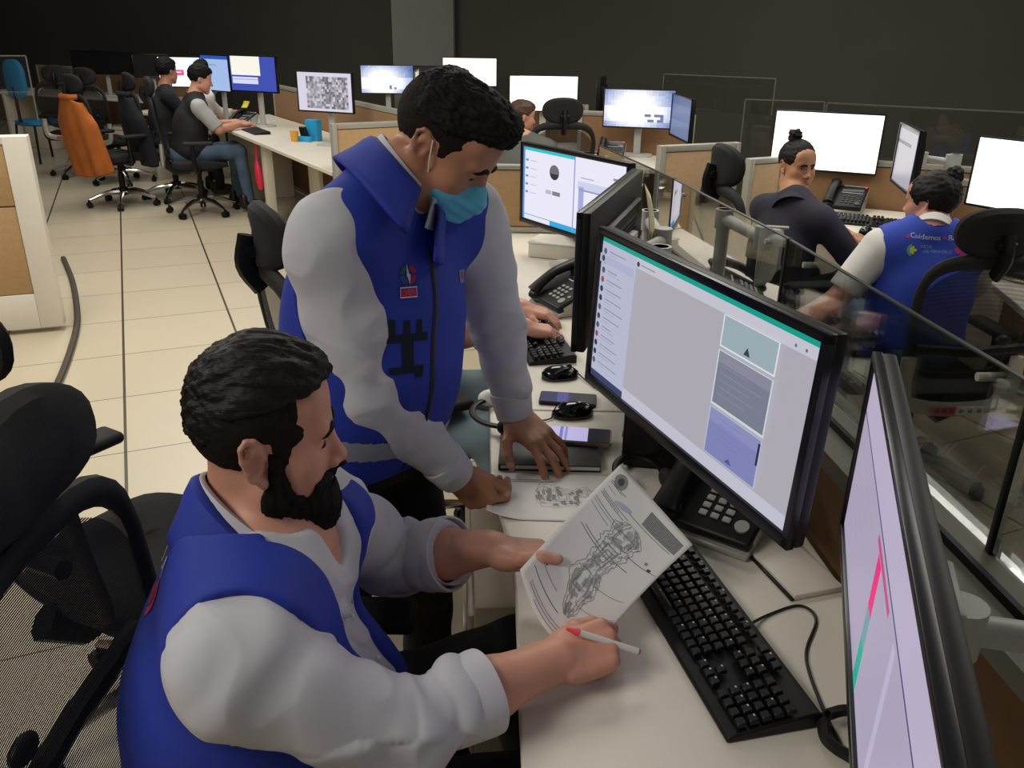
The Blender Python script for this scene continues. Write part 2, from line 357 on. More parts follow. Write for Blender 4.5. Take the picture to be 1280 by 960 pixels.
for a, b in zip(PY[:-1], PY[1:]):
    p, q = V((divx(a) + 0.115, a + 0.01, 0)), V((divx(b) + 0.115, b - 0.01, 0)); d = q - p
    m = MB(); m.box((p + q) / 2 + V((0, 0, 1.068)), (d.length, 0.008, 0.264), rot=rotz(math.atan2(d.y, d.x))); g_ = shift(m).obj('glass_pane', GLASS, gd, smooth=False)
    m = MB(); m.box((p + q) / 2 + V((0, 0, 1.202)), (d.length, 0.0085, 0.003), rot=rotz(math.atan2(d.y, d.x))); shift(m).obj('edge', mat('glass_edge_dark', '#3a3d38', 0.3), g_, smooth=False)
    for s_ in (0.12, 0.88):
        m = MB(); m.cyl(p + d * s_ + V((-0.009, 0, 1.17)), p + d * s_ + V((0.009, 0, 1.17)), 0.007, seg=12); shift(m).obj('clamp', GREY, gd)
# far glass screens on the dividers
def glass_screen(label, p0, p1, z0, z1):
    p0, p1 = V((*p0, 0)), V((*p1, 0)); d = p1 - p0; r = thing('glass_screen', label, 'glass screen', (p0 + p1) / 2 + V((0, 0, z0)), math.atan2(d.y, d.x))
    m = MB(); m.box((0, 0, (z1 - z0) / 2), (d.length, 0.008, z1 - z0)); m.obj('glass_pane', GLASS, r, smooth=False)
    m = MB(); m.box((0, 0, z1 - z0 + 0.004), (d.length, 0.012, 0.007)); m.box((-d.length / 2, 0, (z1 - z0) / 2), (0.008, 0.012, z1 - z0)); m.box((d.length / 2, 0, (z1 - z0) / 2), (0.008, 0.012, z1 - z0)); m.obj('edge', GREYG, r, smooth=False)
glass_screen('clear glass screen behind the side screen of the cloudy sky workstation', (1.18, 7.2), (1.95, 6.75), 1.06, 1.32)
glass_screen('clear glass screen with a grey edge behind the two right screens', (1.75, 5.0), (2.65, 4.55), 1.0, 1.28)
glass_screen('clear glass screen to the left of the woman with a hair bun', (1.48, 5.75), (1.95, 5.62), 0.95, 1.24)
glass_screen('clear glass screen standing behind the left edge partition', (-4.6, 5.6), (-3.35, 6.15), 1.0, 1.42)
glass_screen('tall clear glass screen right of the map screen', LP(3.0, 0.80)[:2], LP(3.32, 0.62)[:2], 1.06, 1.36)

# ================================================================ computer screens
def screen_mesh(parent, w, h, y, spec, base):
    mats = [emit(*base)]; idx = {str(base): 0}
    mb = MB(); mb.box((0, y, 0), (w, 0.004, h))
    k = 0
    def mi(c, s):
        key = str((c, s))
        if key not in idx: idx[key] = len(mats); mats.append(emit(c, s))
        return idx[key]
    for it in spec:
        k += 1; yy = y - 0.0022 - 0.00006 * k
        if it[0] == 'c':
            _, cx, cy, rx, ry, col, st = it
            pts = [((cx + rx * math.cos(a) - 0.5) * w, (0.5 - cy - ry * math.sin(a)) * h) for a in (2 * PI * i / 20 for i in range(20))]
        elif it[0] == 'p':
            _, ps, col, st = it; pts = [((x - 0.5) * w, (0.5 - yy_) * h) for x, yy_ in ps]
        else:
            x0, y0, x1, y1, col, st = it
            pts = [((x0 - 0.5) * w, (0.5 - y1) * h), ((x1 - 0.5) * w, (0.5 - y1) * h), ((x1 - 0.5) * w, (0.5 - y0) * h), ((x0 - 0.5) * w, (0.5 - y0) * h)]
        mb.quad([(px, yy, pz) for px, pz in pts], mi(col, st))
    return mb.obj('screen', mats, parent, smooth=False, fixn=False)
def monitor(label, c, w, h, yaw, base, spec=(), bz=0.012, pole=None, stand=True, tilt=0.0, group='computer monitors', pole_z0=0.74, extra=None, zb=None):
    """screen faces local -y"""
    c = V(c); zb = pole_z0 if zb is None else zb
    r = thing('monitor', label, 'monitor', (c.x, c.y, zb), yaw, group)
    zc = c.z - zb; T = Matrix.Rotation(tilt, 3, 'X')
    m = MB()
    m.box((0, 0.016, 0), (w, 0.022, h), bev=0.006); m.box((0, 0.034, 0), (w * 0.72, 0.03, h * 0.62), bev=0.012)
    for i in range(7): m.box((0, 0.05, h * (0.02 + 0.035 * i)), (w * 0.4, 0.003, 0.004))
    hs = m.obj('housing', BLACK, r); hs.location = (0, 0, zc); hs.rotation_euler = (tilt, 0, 0)
    m = MB(); bb = bz * 1.35
    m.box((0, 0, h / 2 - bz / 2), (w, 0.014, bz), bev=0.002); m.box((0, 0, -h / 2 + bb / 2), (w, 0.014, bb), bev=0.002)
    for s in (-1, 1): m.box((s * (w / 2 - bz / 2), 0, 0), (bz, 0.014, h - 0.002), bev=0.002)
    bzo = m.obj('bezel', BEZEL, r); bzo.location = (0, 0, zc); bzo.rotation_euler = (tilt, 0, 0)
    sc_ = screen_mesh(r, w - 2 * bz, h - bz - bb, 0.0, spec, base); sc_.location = (0, 0.0015, zc + (bb - bz) / 2); sc_.rotation_euler = (tilt, 0, 0)
    if pole is not None:   # a pole standing on the desk and an articulated arm, in world coordinates
        Ri = rotz(-yaw); lp = Ri @ (V(pole) - V((c.x, c.y, zb))); 
        b0 = V((0, 0.05, zc)); e1 = V((lp.x, lp.y, zc)) ; mid = (b0 + e1) / 2 + V((0.0, 0.07, -0.01))
        m = MB(); m.cyl((lp.x, lp.y, lp.z), (lp.x, lp.y, zc + 0.03), 0.021, seg=16); m.cyl((lp.x, lp.y, lp.z), (lp.x, lp.y, lp.z + 0.012), 0.05, seg=20); m.obj('pole', LGREY, r)
        m = MB(); m.tube([e1, mid], 0.019, 12); m.tube([mid, b0 + V((0, 0.03, 0))], 0.017, 12); m.cyl(mid - V((0, 0, 0.03)), mid + V((0, 0, 0.035)), 0.026); m.cyl(e1 - V((0, 0, 0.03)), e1 + V((0, 0, 0.03)), 0.028); m.cyl(b0 + V((0, 0.03, -0.03)), b0 + V((0, 0.03, 0.03)), 0.024); m.obj('arm', LGREY, r)
        m = MB(); m.box(b0 + V((0, 0.012, 0)), (0.1, 0.02, 0.1), bev=0.004); m.obj('mount', LGREY, r)
    elif stand:
        m = MB(); m.box((0, 0.075, zc / 2), (0.055, 0.025, zc), bev=0.006); m.box((0, 0.06, zc - 0.01), (0.07, 0.04, 0.08), bev=0.004); m.obj('stand', LGREY, r)
        m = MB(); m.prism(rrect(0.24, 0.18, 0.05), 0, 0.012, f=lambda p: p + V((0, 0.06, 0))); m.obj('foot', LGREY, r)
    return r
random.seed(3)
# --- chat application on the near monitor
sp = [(0, 0, 1, 0.035, '#0a9a86', 1), (0, 0.035, 0.215, 0.965, '#b3b6cc', 1), (0.215, 0.035, 1, 0.10, '#c0bfcc', 1), (0.215, 0.10, 0.995, 0.92, '#a9a6b0', 1), (0.215, 0.92, 1, 1, '#bdbccb', 1), (0, 0.955, 0.215, 1, '#3a3e66', 1)]
for k in range(13):
    y = 0.075 + k * 0.065
    sp += [('c', 0.022, y + 0.02, 0.010, 0.021, random.choice(['#3c3e50', '#565a70', '#8a4a5e', '#2f3144', '#4a4c60']), 1), (0.05, y + 0.008, 0.05 + random.uniform(0.06, 0.13), y + 0.016, '#8a8ca2', 1), (0.05, y + 0.03, 0.05 + random.uniform(0.04, 0.09), y + 0.036, '#9da0b6', 1), (0.04, y + 0.052, 0.212, y + 0.0535, '#a4a7be', 1)]
sp += [(0, 0.115, 0.215, 0.172, '#a9adc6', 1), ('c', 0.022, 0.142, 0.010, 0.021, '#3c3e50', 1), ('c', 0.235, 0.068, 0.008, 0.017, '#35374a', 1), (0.25, 0.062, 0.33, 0.070, '#8f8fa0', 1)]
sp += [(0.665, 0.095, 0.88, 0.275, '#d4dcde', 1), (0.67, 0.10, 0.875, 0.265, '#98a9b2', 1), ('p', [(0.76, 0.25), (0.785, 0.25), (0.772, 0.205)], '#31404a', 1), (0.665, 0.292, 0.88, 0.61, '#c4d2d2', 1), (0.67, 0.297, 0.875, 0.595, '#777a8c', 1), (0.67, 0.297, 0.875, 0.36, '#858799', 1), (0.665, 0.622, 0.88, 0.90, '#b0b4cc', 1), (0.67, 0.627, 0.875, 0.895, '#7b80b2', 1), (0.67, 0.627, 0.875, 0.70, '#868bb9', 1), ('p', [(0.755, 0.875), (0.785, 0.875), (0.77, 0.845)], '#4c5188', 1), (0.868, 0.645, 0.876, 0.77, '#25284a', 1)]
for k in range(6): sp.append((0.685, 0.33 + k * 0.04, 0.685 + random.uniform(0.09, 0.17), 0.333 + k * 0.04, '#8b8e9e', 1))
for k in range(5): sp.append((0.71, 0.66 + k * 0.03, 0.71 + random.uniform(0.07, 0.13), 0.662 + k * 0.03, '#6b70a6', 1))
sp += [('c', 0.93, 0.068, 0.004, 0.009, '#6c6c7e', 1), ('c', 0.965, 0.068, 0.004, 0.009, '#6c6c7e', 1)]
Pm1 = V((0.293, 1.370, 1.117))
monitor('wide black monitor with green topped chat page above the desk phone', (0.293, 1.370, 1.117), 0.69, 0.334, -1.203, ('#b4b3c4', 1.0), sp, bz=0.016, pole=(0.37, 2.10, 0.74), tilt=-0.044)
# --- monitor at the lower right corner
sp = [(0, 0, 1, 0.03, '#8e84a6', 1), (0, 0.285, 1, 0.30, '#4a4468', 1), (0, 0.302, 1, 1, '#a79eb6', 1), (0.40, 0.33, 0.58, 0.365, '#b8487e', 1), (0.43, 0.37, 0.47, 0.62, '#e0287a', 1), (0.43, 0.62, 0.47, 0.78, '#6f98a0', 1), (0.43, 0.78, 0.47, 1.0, '#1fa58f', 1), (0.64, 0.33, 0.66, 0.9, '#b7aec8', 1)]
for k in range(5): sp.append((0.05, 0.42 + k * 0.1, 0.05 + random.uniform(0.15, 0.3), 0.425 + k * 0.1, '#9a91ac', 1))
y4 = math.atan2(-0.95, -0.31)
monitor('black monitor cut by the lower right corner, lilac page with magenta band', (0.53 - 0.132, 1.15 - 0.404, 1.075), 0.85, 0.30, y4, ('#b3a9c2', 1.0), sp, bz=0.011, pole=(0.66, 0.72, 0.93))
# --- cyan striped monitor behind
sp = [(0, 0, 0.53, 0.045, '#2fc0cc', 1), (0, 0.93, 0.62, 1, '#2aa6dc', 1), (0, 0.94, 0.3, 1, '#e8e6f4', 1), (0.53, 0, 0.54, 1, '#8a93d2', 1), (0, 0, 0.02, 1, '#5f8fd4', 1), (0.57, 0.30, 1, 0.40, '#cdd0ee', 1), (0.58, 0.37, 0.63, 1, '#a4a8d6', 1), (0.58, 0.40, 1, 0.42, '#8f93c4', 1), ('c', 0.335, 0.27, 0.05, 0.10, '#6a6a74', 1), ('p', [(0.29, 0.29), (0.38, 0.29), (0.365, 0.345), (0.335, 0.37), (0.305, 0.345)], '#2c2c34', 1), (0.25, 0.52, 0.31, 0.575, '#bcbac8', 1), (0.32, 0.52, 0.40, 0.575, '#7e7c88', 1), (0.89, 0.17, 0.95, 0.20, '#8a8894', 1), (0.6, 0.245, 0.72, 0.26, '#b2b0c4', 1)]
for k in range(5): sp += [(0.03, 0.16 + k * 0.11, 0.06, 0.19 + k * 0.11, '#6f8fc6', 1), (0.08, 0.17 + k * 0.11, 0.15, 0.182 + k * 0.11, '#c6c6d8', 1)]
monitor('black monitor with cyan strips and a round grey picture', (0.218, 3.357, 1.045), 0.69, 0.334, -0.978, ('#e4e2f2', 1.05), sp, bz=0.016, pole=None, stand=True)
# --- monitor seen from behind at a glancing angle
mo3 = monitor('black monitor seen from behind between the two chat screens', (0.248, 2.215, 1.105), 0.69, 0.334, -1.875, ('#d0d0e0', 1.0), (), bz=0.016, pole=(0.42, 2.62, 0.74))
# --- background workstations
def sky(nx=22, ny=14, hot=(0.45, 0.5), seed=1):
    rnd = random.Random(seed); out = []
    for i in range(nx):
        for j in range(ny):
            x, y = (i + 0.5) / nx, (j + 0.5) / ny
            d = max(0, 1 - math.hypot((x - hot[0]) * 1.5, (y - hot[1]))); b = min(1, d * 1.5 + 0.1 + rnd.uniform(-0.04, 0.04) + (0.25 if 0.4 < y < 0.85 else 0))
            c = [int(70 + 180 * b), int(95 + 155 * b), int(165 + 88 * b)]
            if 0.66 < y < 0.86 and x > 0.55 and rnd.random() < 0.35: c = [110, 120, 165]
            out.append((i / nx, j / ny, (i + 1) / nx, (j + 1) / ny, '#%02x%02x%02x' % tuple(v // 12 * 12 for v in c), 1.15))
    return out
def mapspec(seed=2):
    rnd = random.Random(seed); out = []
    for i in range(22):
        for j in range(13):
            v = rnd.choice([110, 135, 150, 165, 180, 205]); out.append((0.16 + i * 0.036, 0.1 + j * 0.064, 0.16 + (i + 1) * 0.036, 0.1 + (j + 1) * 0.064, '#%02x%02x%02x' % (v, v - 4, v + 6), 1.0))
    return out
BW = dict(stand=True)
monitor('bright white monitor behind the woman with a hair bun', (1.73, 4.88, 1.085), 0.58, 0.325, -0.42, ('#fffdf4', 2.0), [(0.0, 0, 0.1, 0.02, '#e8e6e0', 1.5)], bz=0.008)
monitor('narrow grey monitor turned sideways beside the woman in a blue vest', (1.93, 4.30, 1.085), 0.46, 0.30, -1.78, ('#a8a4b0', 1.0), [(0, 0.25, 0.7, 0.31, '#5a5864', 1), (0, 0, 1, 0.05, '#6c6a74', 1)], bz=0.012, pole=(2.14, 4.22, 0.74), tilt=0)
monitor('bright white monitor cut by the right edge', (2.17, 3.56, 1.10), 0.58, 0.30, -0.98, ('#fffdf6', 2.0), [(0.0, 0.9, 0.4, 0.93, '#e6e2d6', 1.6)], bz=0.008, tilt=0.0)
monitor('monitor with a pale blue cloudy sky behind the cyan striped one', (0.93, 6.72, 1.095), 0.54, 0.285, -0.22, ('#dfe6ff', 1.2), sky(seed=4), bz=0.008)
monitor('dim blue side monitor right of the cloudy sky one', (1.18, 6.33, 1.07), 0.56, 0.30, -1.5, ('#5f6f9c', 0.9), [(0, 0, 1, 0.2, '#4a5a8e', 0.9), (0, 0.6, 1, 1, '#7080a4', 0.9)], bz=0.012)
monitor('plain white monitor to the right of the masked man\'s hair', (0.225, 7.42, 1.145), 0.575, 0.29, 0.0, ('#fffdf6', 1.9), [(0, 0, 0.14, 0.02, '#d8d6d0', 1.4)], bz=0.008)
monitor('slim monitor seen edge on beside the plain white one', (0.69, 7.38, 1.12), 0.50, 0.33, -1.76, ('#8a8a92', 0.8), (), bz=0.012)
monitor('far monitor with a bright cloud picture left of the masked man', (-1.38, 9.52, 1.12), 0.56, 0.29, 0.06, ('#eef2ff', 1.3), sky(seed=7, hot=(0.4, 0.6)), bz=0.008)
monitor('dark monitor just left of the masked man\'s hair', (-1.0, 9.9, 1.11), 0.34, 0.28, 0.25, ('#2c2c34', 0.6), [(0.2, 0.3, 0.8, 0.75, '#6a6874', 0.7)], bz=0.01)
monitor('white monitor peeping over the masked man\'s head', (-0.52, 9.9, 1.19), 0.60, 0.30, 0.0, ('#fffdf2', 1.7), (), bz=0.008)
monitor('monitor showing a grey aerial map', (-1.52, 7.05, 1.155), 0.525, 0.31, -0.40, ('#d4cede', 1.05), mapspec(), bz=0.009, zb=0.74)
monitor('blue monitor with white pages open over it', (-2.46, 8.36, 1.215), 0.55, 0.325, -0.42, ('#3d4fae', 1.0), [(0.02, 0.0, 0.66, 0.55, '#eeece0', 1.1), (0.03, 0.6, 0.60, 0.8, '#d0d0f2', 1.1), (0.03, 0.66, 0.60, 0.68, '#9aa0d8', 1.0)], bz=0.01)
monitor('light blue monitor in front of the typing man', (-2.98, 8.86, 1.19), 0.44, 0.345, -0.60, ('#9fb8e2', 1.05), [(0, 0, 1, 0.1, '#2a55b0', 1), (0.3, 0.25, 0.55, 0.28, '#7d96c2', 1), (0, 0.1, 0.08, 1, '#d8eaff', 1.2)], bz=0.01)
monitor('white monitor with a pink band behind the typing man\'s head', (-3.62, 9.75, 1.15), 0.56, 0.32, 0.0, ('#f6f4ff', 1.3), [(0, 0.42, 0.5, 0.62, '#ef4f86', 1.1), (0.2, 0.48, 0.45, 0.53, '#ffd0e0', 1.1), (0.6, 0, 1, 1, '#d8e6ff', 1.3)], bz=0.01)
monitor('unlit black monitor on the far desk at the left', (-5.40, 11.72, 1.15), 0.85, 0.29, -0.12, ('#050506', 0.05), (), bz=0.012)
monitor('second unlit monitor at the far left, partly behind the first', (-4.68, 11.50, 1.13), 0.43, 0.28, 0.3, ('#070708', 0.05), (), bz=0.012)
# ================================================================ office chairs (local: sitter faces +y)
MESHF = mesh_mat('black_chair_mesh', '#0e0e10', 85.0, 0.84)
SEATM = mat('black_seat_fabric', '#131315', 0.85, var=0.15, vscale=80, bump=0.2, bscale=700)
def _br(r):
    pts = bez([V((-0.205, -0.285, 0.66)), V((-0.205, -0.29, 0.54)), V((-0.17, -0.29, 0.475)), V((0, -0.295, 0.455)), V((0.17, -0.29, 0.475)), V((0.205, -0.29, 0.54)), V((0.205, -0.285, 0.66))], 24)
    m = MB(); m.tube(pts, 0.028, 10, flat=0.6, upv=(0, 1, 0)); b_ = m.obj('back_bracket', GREY, r)
    m = MB(); m.box((-0.055, -0.3225, 0.462), (0.09, 0.004, 0.034)); m.box((0.045, -0.3225, 0.462), (0.105, 0.004, 0.034), mi=1)
    for k in range(3): m.box((-0.082 + 0.028 * k, -0.3255, 0.464), (0.02, 0.003, 0.018), mi=2)
    for k in range(3): m.ell((0.012 + 0.034 * k, -0.3255, 0.461), (0.009, 0.002, 0.009), mi=3)
    m.obj('sticker', [mat('sticker_red', '#c06464', 0.5), mat('sticker_white', '#d8d2cc', 0.5), mat('sticker_dark_red', '#8e2c34', 0.5), mat('sticker_grey', '#6a6464', 0.5)], b_)
def make_chair(label, loc, rz, group='black mesh office chairs', bz0=0.56, bh=0.46, bracket=True):
    r = thing('office_chair', label, 'chair', loc, rz, group)
    for k in range(5):
        a = rad(90 + 72 * k + 18); d = V((math.cos(a), math.sin(a), 0))
        m = MB(); m.tube(bez([d * 0.03 + V((0, 0, 0.13)), d * 0.16 + V((0, 0, 0.125)), d * 0.31 + V((0, 0, 0.075))], 8), [0.026, 0.025, 0.024, 0.023, 0.021, 0.02, 0.018, 0.016, 0.014][:len(bez([d, d * 2, d * 3], 8))], 8); b_ = m.obj('base_arm', CHROME, r)
        m = MB(); t = V((-d.y, d.x, 0)); c = d * 0.315 + V((0, 0, 0.028))
        for s in (-1, 1): m.cyl(c + t * s * 0.006, c + t * s * 0.026, 0.028, seg=14)
        m.cyl(c, c + V((0, 0, 0.045)), 0.012, seg=8); m.box(c + V((0, 0, 0.018)), (0.03, 0.03, 0.02), rot=rotz(a), bev=0.004)
        m.obj('caster', BLACK, b_)
    m = MB(); m.cyl((0, 0, 0.10), (0, 0, 0.17), 0.045); m.cyl((0, 0, 0.16), (0, 0, 0.30), 0.028); m.cyl((0, 0, 0.28), (0, 0, 0.41), 0.02); m.obj('gas_lift', BLACK, r)
    m = MB(); m.box((0, 0.0, 0.415), (0.17, 0.26, 0.05), bev=0.012); m.cyl((0.08, 0.02, 0.41), (0.22, 0.02, 0.40), 0.006, seg=8); m.obj('mechanism', BLACK, r)
    # seat pan, waterfall front
    m = MB(); ring = rrect(0.50, 0.48, 0.13, 6); rows = []
    for s, z in ((0.90, 0.435), (1.0, 0.445), (1.02, 0.465), (1.0, 0.487), (0.93, 0.500), (0.75, 0.503), (0.3, 0.498)):
        rows.append([V((x * s, y * s + 0.02, z - (0.03 * max(0, (y - 0.1) / 0.14) ** 2 if z > 0.46 else 0))) for x, y in ring])
    m.loft(rows); m.obj('seat', SEATM, r)
    # back: loop frame, mesh, lumbar bar
    def bk(x, z):
        t = (z - bz0) / bh
        return V((x, -0.235 - 0.10 * t + 0.03 * math.sin(PI * t) * -1 + 0.45 * x * x, z))
    loop = []
    for i in range(36):
        a = 2 * PI * i / 36; cx, cz = math.copysign(abs(math.cos(a)) ** 0.55, math.cos(a)), math.copysign(abs(math.sin(a)) ** 0.6, math.sin(a))
        w_ = 0.225 + 0.02 * cz; loop.append(bk(cx * w_, bz0 + 0.52 * bh + cz * bh / 2))
    m = MB(); m.tube(loop, [0.017 + 0.010 * max(0, (p.z - bz0 - 0.85 * bh) / 0.08) for p in loop], 10, loop=True, flat=0.75); m.obj('back_frame', BLACKM, r)
    m = MB(); 
    def mg(u, v):
        zz = min(max(v, 0.02), 0.98)
        hw = 0.215 * (1 - abs(2 * zz - 1) ** 3.2) ** 0.55 + 0.012
        return bk((2 * u - 1) * hw, bz0 + bh * (0.035 + 0.955 * v))
    m.grid(mg, 14, 20); m.obj('back_mesh', MESHF, r, fixn=False)
    m = MB(); m.tube([bk(-0.20, 0.70) - V((0, 0.03, 0)), bk(0, 0.69) - V((0, 0.03, 0)), bk(0.20, 0.70) - V((0, 0.03, 0))], 0.020, 8); m.ell(bk(0.10, 0.74) - V((0, 0.03, 0)), (0.03, 0.015, 0.02)); m.obj('lumbar_bar', BLACK, r)
    # grey U shaped bracket under the back
    if bracket:
      _br(r)
    m = MB(); m.tube([V((0, -0.28, 0.47)), V((0, -0.20, 0.40)), V((0, -0.08, 0.41))], 0.03, 8, flat=1.4); m.obj('back_spine', BLACK, r)
    # head rest
    m = MB(); m.tube(bez([V((0, -0.345, 0.98)), V((0, -0.385, 1.05)), V((0, -0.37, 1.13))], 8), 0.018, 8, flat=1.5); m.cyl((-0.03, -0.37, 1.09), (0.03, -0.37, 1.09), 0.016); hs = m.obj('headrest_stem', BLACK, r)
    m = MB(); rows = []
    for s, dy in ((0.55, -0.028), (0.85, -0.024), (1.0, -0.008), (1.0, 0.012), (0.86, 0.028), (0.5, 0.036)):
        rows.append([V((x * s, -0.335 + dy + 1.6 * x * x * s, 1.125 + z * s)) for x, z in [(0.145 * math.copysign(abs(math.cos(a)) ** 0.8, math.cos(a)), 0.088 * math.copysign(abs(math.sin(a)) ** 0.85, math.sin(a))) for a in (2 * PI * k / 28 for k in range(28))]])
    m.loft(rows); m.obj('headrest', SEATM, r)
    # arm rests
    for s in (-1, 1):
        m = MB(); m.tube(bez([V((s * 0.16, -0.02, 0.42)), V((s * 0.285, -0.02, 0.43)), V((s * 0.30, -0.03, 0.52)), V((s * 0.295, -0.03, 0.645))], 10), 0.02, 8, flat=1.3); a_ = m.obj('armrest_post', BLACK, r)
        m = MB(); m.box((s * 0.29, 0.02, 0.665), (0.085, 0.25, 0.032), bev=0.014, seg=3); m.obj('armrest_pad', BLACKM, a_)
    return r
CH1 = make_chair('near black mesh chair the bearded man sits on', (-0.312, 0.955, 0), rad(-90), bz0=0.47, bh=0.53, bracket=False)
dup(CH1, (-0.849, 1.694, 0), rad(-30), 'black chair cut by the left edge beyond the seated man\'s chair')
CH = make_chair('black chair with kidney headrest behind the standing man', (-0.385, 2.40, 0), rad(-62))
dup(CH, (-2.92, 7.92, 0), rad(-70), 'black chair the man in a black vest sits on')
dup(CH, (-3.42, 8.62, 0), rad(-52), 'black chair of the dark haired person behind the typing man')
dup(CH, (-3.80, 8.25, 0), rad(-38), 'black chair with an orange jacket hung on it')
dup(CH, (-5.0, 9.9, 0), rad(10), 'black chair in front of the unlit far screen, left one')
dup(CH, (-4.35, 9.5, 0), rad(-20), 'black chair just left of the orange jacket, empty')
dup(CH, (1.20, 3.72, 0), rad(-80), 'black chair with its headrest before the large tan panel')
c_ = dup(CH, (1.54, 3.00, 0), rad(4), 'black chair with stickered grey bracket behind the woman in blue'); c_.scale = (0.95, 0.95, 0.945)
dup(CH, (0.27, 6.42, 0), rad(10), 'black chair whose dark headrest stands before the plain white screen')

# ================================================================ keyboards
def keyboard(label, loc, rz, W=0.44, D=0.145, keys=True, legends=True):
    r = thing('keyboard', label, 'keyboard', loc, rz, 'black computer keyboards')
    m = MB(); pr = [(-D / 2, 0.0), (D / 2, 0.0), (D / 2, 0.024), (D / 2 - 0.012, 0.027), (-D / 2 + 0.012, 0.013), (-D / 2, 0.009)]
    m.loft([[V((x, y, z)) for y, z in pr] for x in (-W / 2, -W / 2 + 0.004, W / 2 - 0.004, W / 2)]); o = m.obj('body', BLACK, r); b = o.modifiers.new('soft', 'BEVEL'); b.width = 0.003; b.segments = 2; b.limit_method = 'ANGLE'
    if keys:
        rnd = random.Random(5); m = MB(); p = 0.0187; tilt = Matrix.Rotation(math.atan2(0.014, D - 0.024), 3, 'X'); lg = []
        def key(x, y, w_=1, h_=1):
            yy = y; z = 0.016 + (yy + D / 2) * 0.115 + 0.001
            m.box((x, yy, z + 0.003), (p * w_ - 0.003, p * h_ - 0.003, 0.007), rot=tilt, bev=0.0012, seg=1, taper=(0.86, 0.86)); lg.append((x, yy, z + 0.0072))
        x0 = -W / 2 + 0.018; y0 = -D / 2 + 0.024
        for row in range(5):
            for k in range(15):
                if row == 0 and 4 <= k <= 8: continue
                key(x0 + k * p, y0 + row * p)
        key(x0 + 6 * p, y0, 5)
        for k in range(13): key(x0 + k * p * 1.13, y0 + 5.25 * p, 1, 0.8)
        for k in range(3):
            for row in (0, 3, 4, 5.25): key(x0 + (15.5 + k) * p, y0 + row * p, 1, 1)
            if k == 1: key(x0 + (15.5 + k) * p, y0 + p)
        for k in range(4):
            for row in range(5): key(x0 + (18.9 + k) * p, y0 + row * p)
        m.obj('keycaps', BLACK, r)
        if legends:
            m = MB()
            for x, y, z in lg:
                if rnd.random() < 0.4: m.box((x - 0.003, y + 0.003, z), (0.0035, 0.0025, 0.0006), rot=tilt)
            m.obj('key_legends', mat('legend_white', '#b8b8b6', 0.6), r, smooth=False)
    return r
kc = V((0.325, 1.115, 0.74))
keyboard('wide black keyboard on the near desk under the held document', kc, math.atan2(-0.97, 0.23))
keyboard('black keyboard under the typing hands beside the standing man', (0.075, 2.52, 0.74), math.atan2(-0.97, 0.2))
keyboard('black keyboard under the hands of the man in a black vest', (-2.36, 7.93, 0.74), lrot, keys=False)
keyboard('black keyboard in front of the woman with crossed arms', (1.77, 4.38, 0.74), rad(-24), keys=True, legends=False)
cab = thing('keyboard_cable', 'thin black keyboard cable looping over the near desk', 'cable', (0, 0, 0))
m = MB(); k0 = at(932, 783, 0.752); m.tube(bez([k0, at(962, 768, 0.743), at(1000, 757, 0.743), at(1020, 774, 0.743), at(1008, 812, 0.743), at(1012, 842, 0.743), at(1030, 888, 0.743), at(1050, 930, 0.743)], 48), 0.0026, 6); m.obj('cord', CABLE, cab)
cc = thing('coiled_cord', 'coiled black phone cord bunched under the lower right monitor', 'cable', (0, 0, 0))
path = bez([at(1028, 895, 0.752), at(1034, 925, 0.752), at(1062, 945, 0.752), at(1090, 955, 0.752), at(1110, 930, 0.756), at(1090, 900, 0.757), at(1060, 888, 0.756), at(1035, 893, 0.766)], 240)
m = MB(); hel = []
for i in range(len(path) * 3):
    f = i / 3; a = int(f); b = min(a + 1, len(path) - 1); p = path[a].lerp(path[b], f - a); t = (path[b] - path[max(0, b - 2)]).normalized(); n1 = t.cross(V((0, 0, 1))).normalized(); n2 = t.cross(n1)
    hel.append(p + (n1 * math.cos(i * 1.05) + n2 * math.sin(i * 1.05)) * 0.0072)
m.tube(hel, 0.0021, 5); m.obj('coil', CABLE, cc)

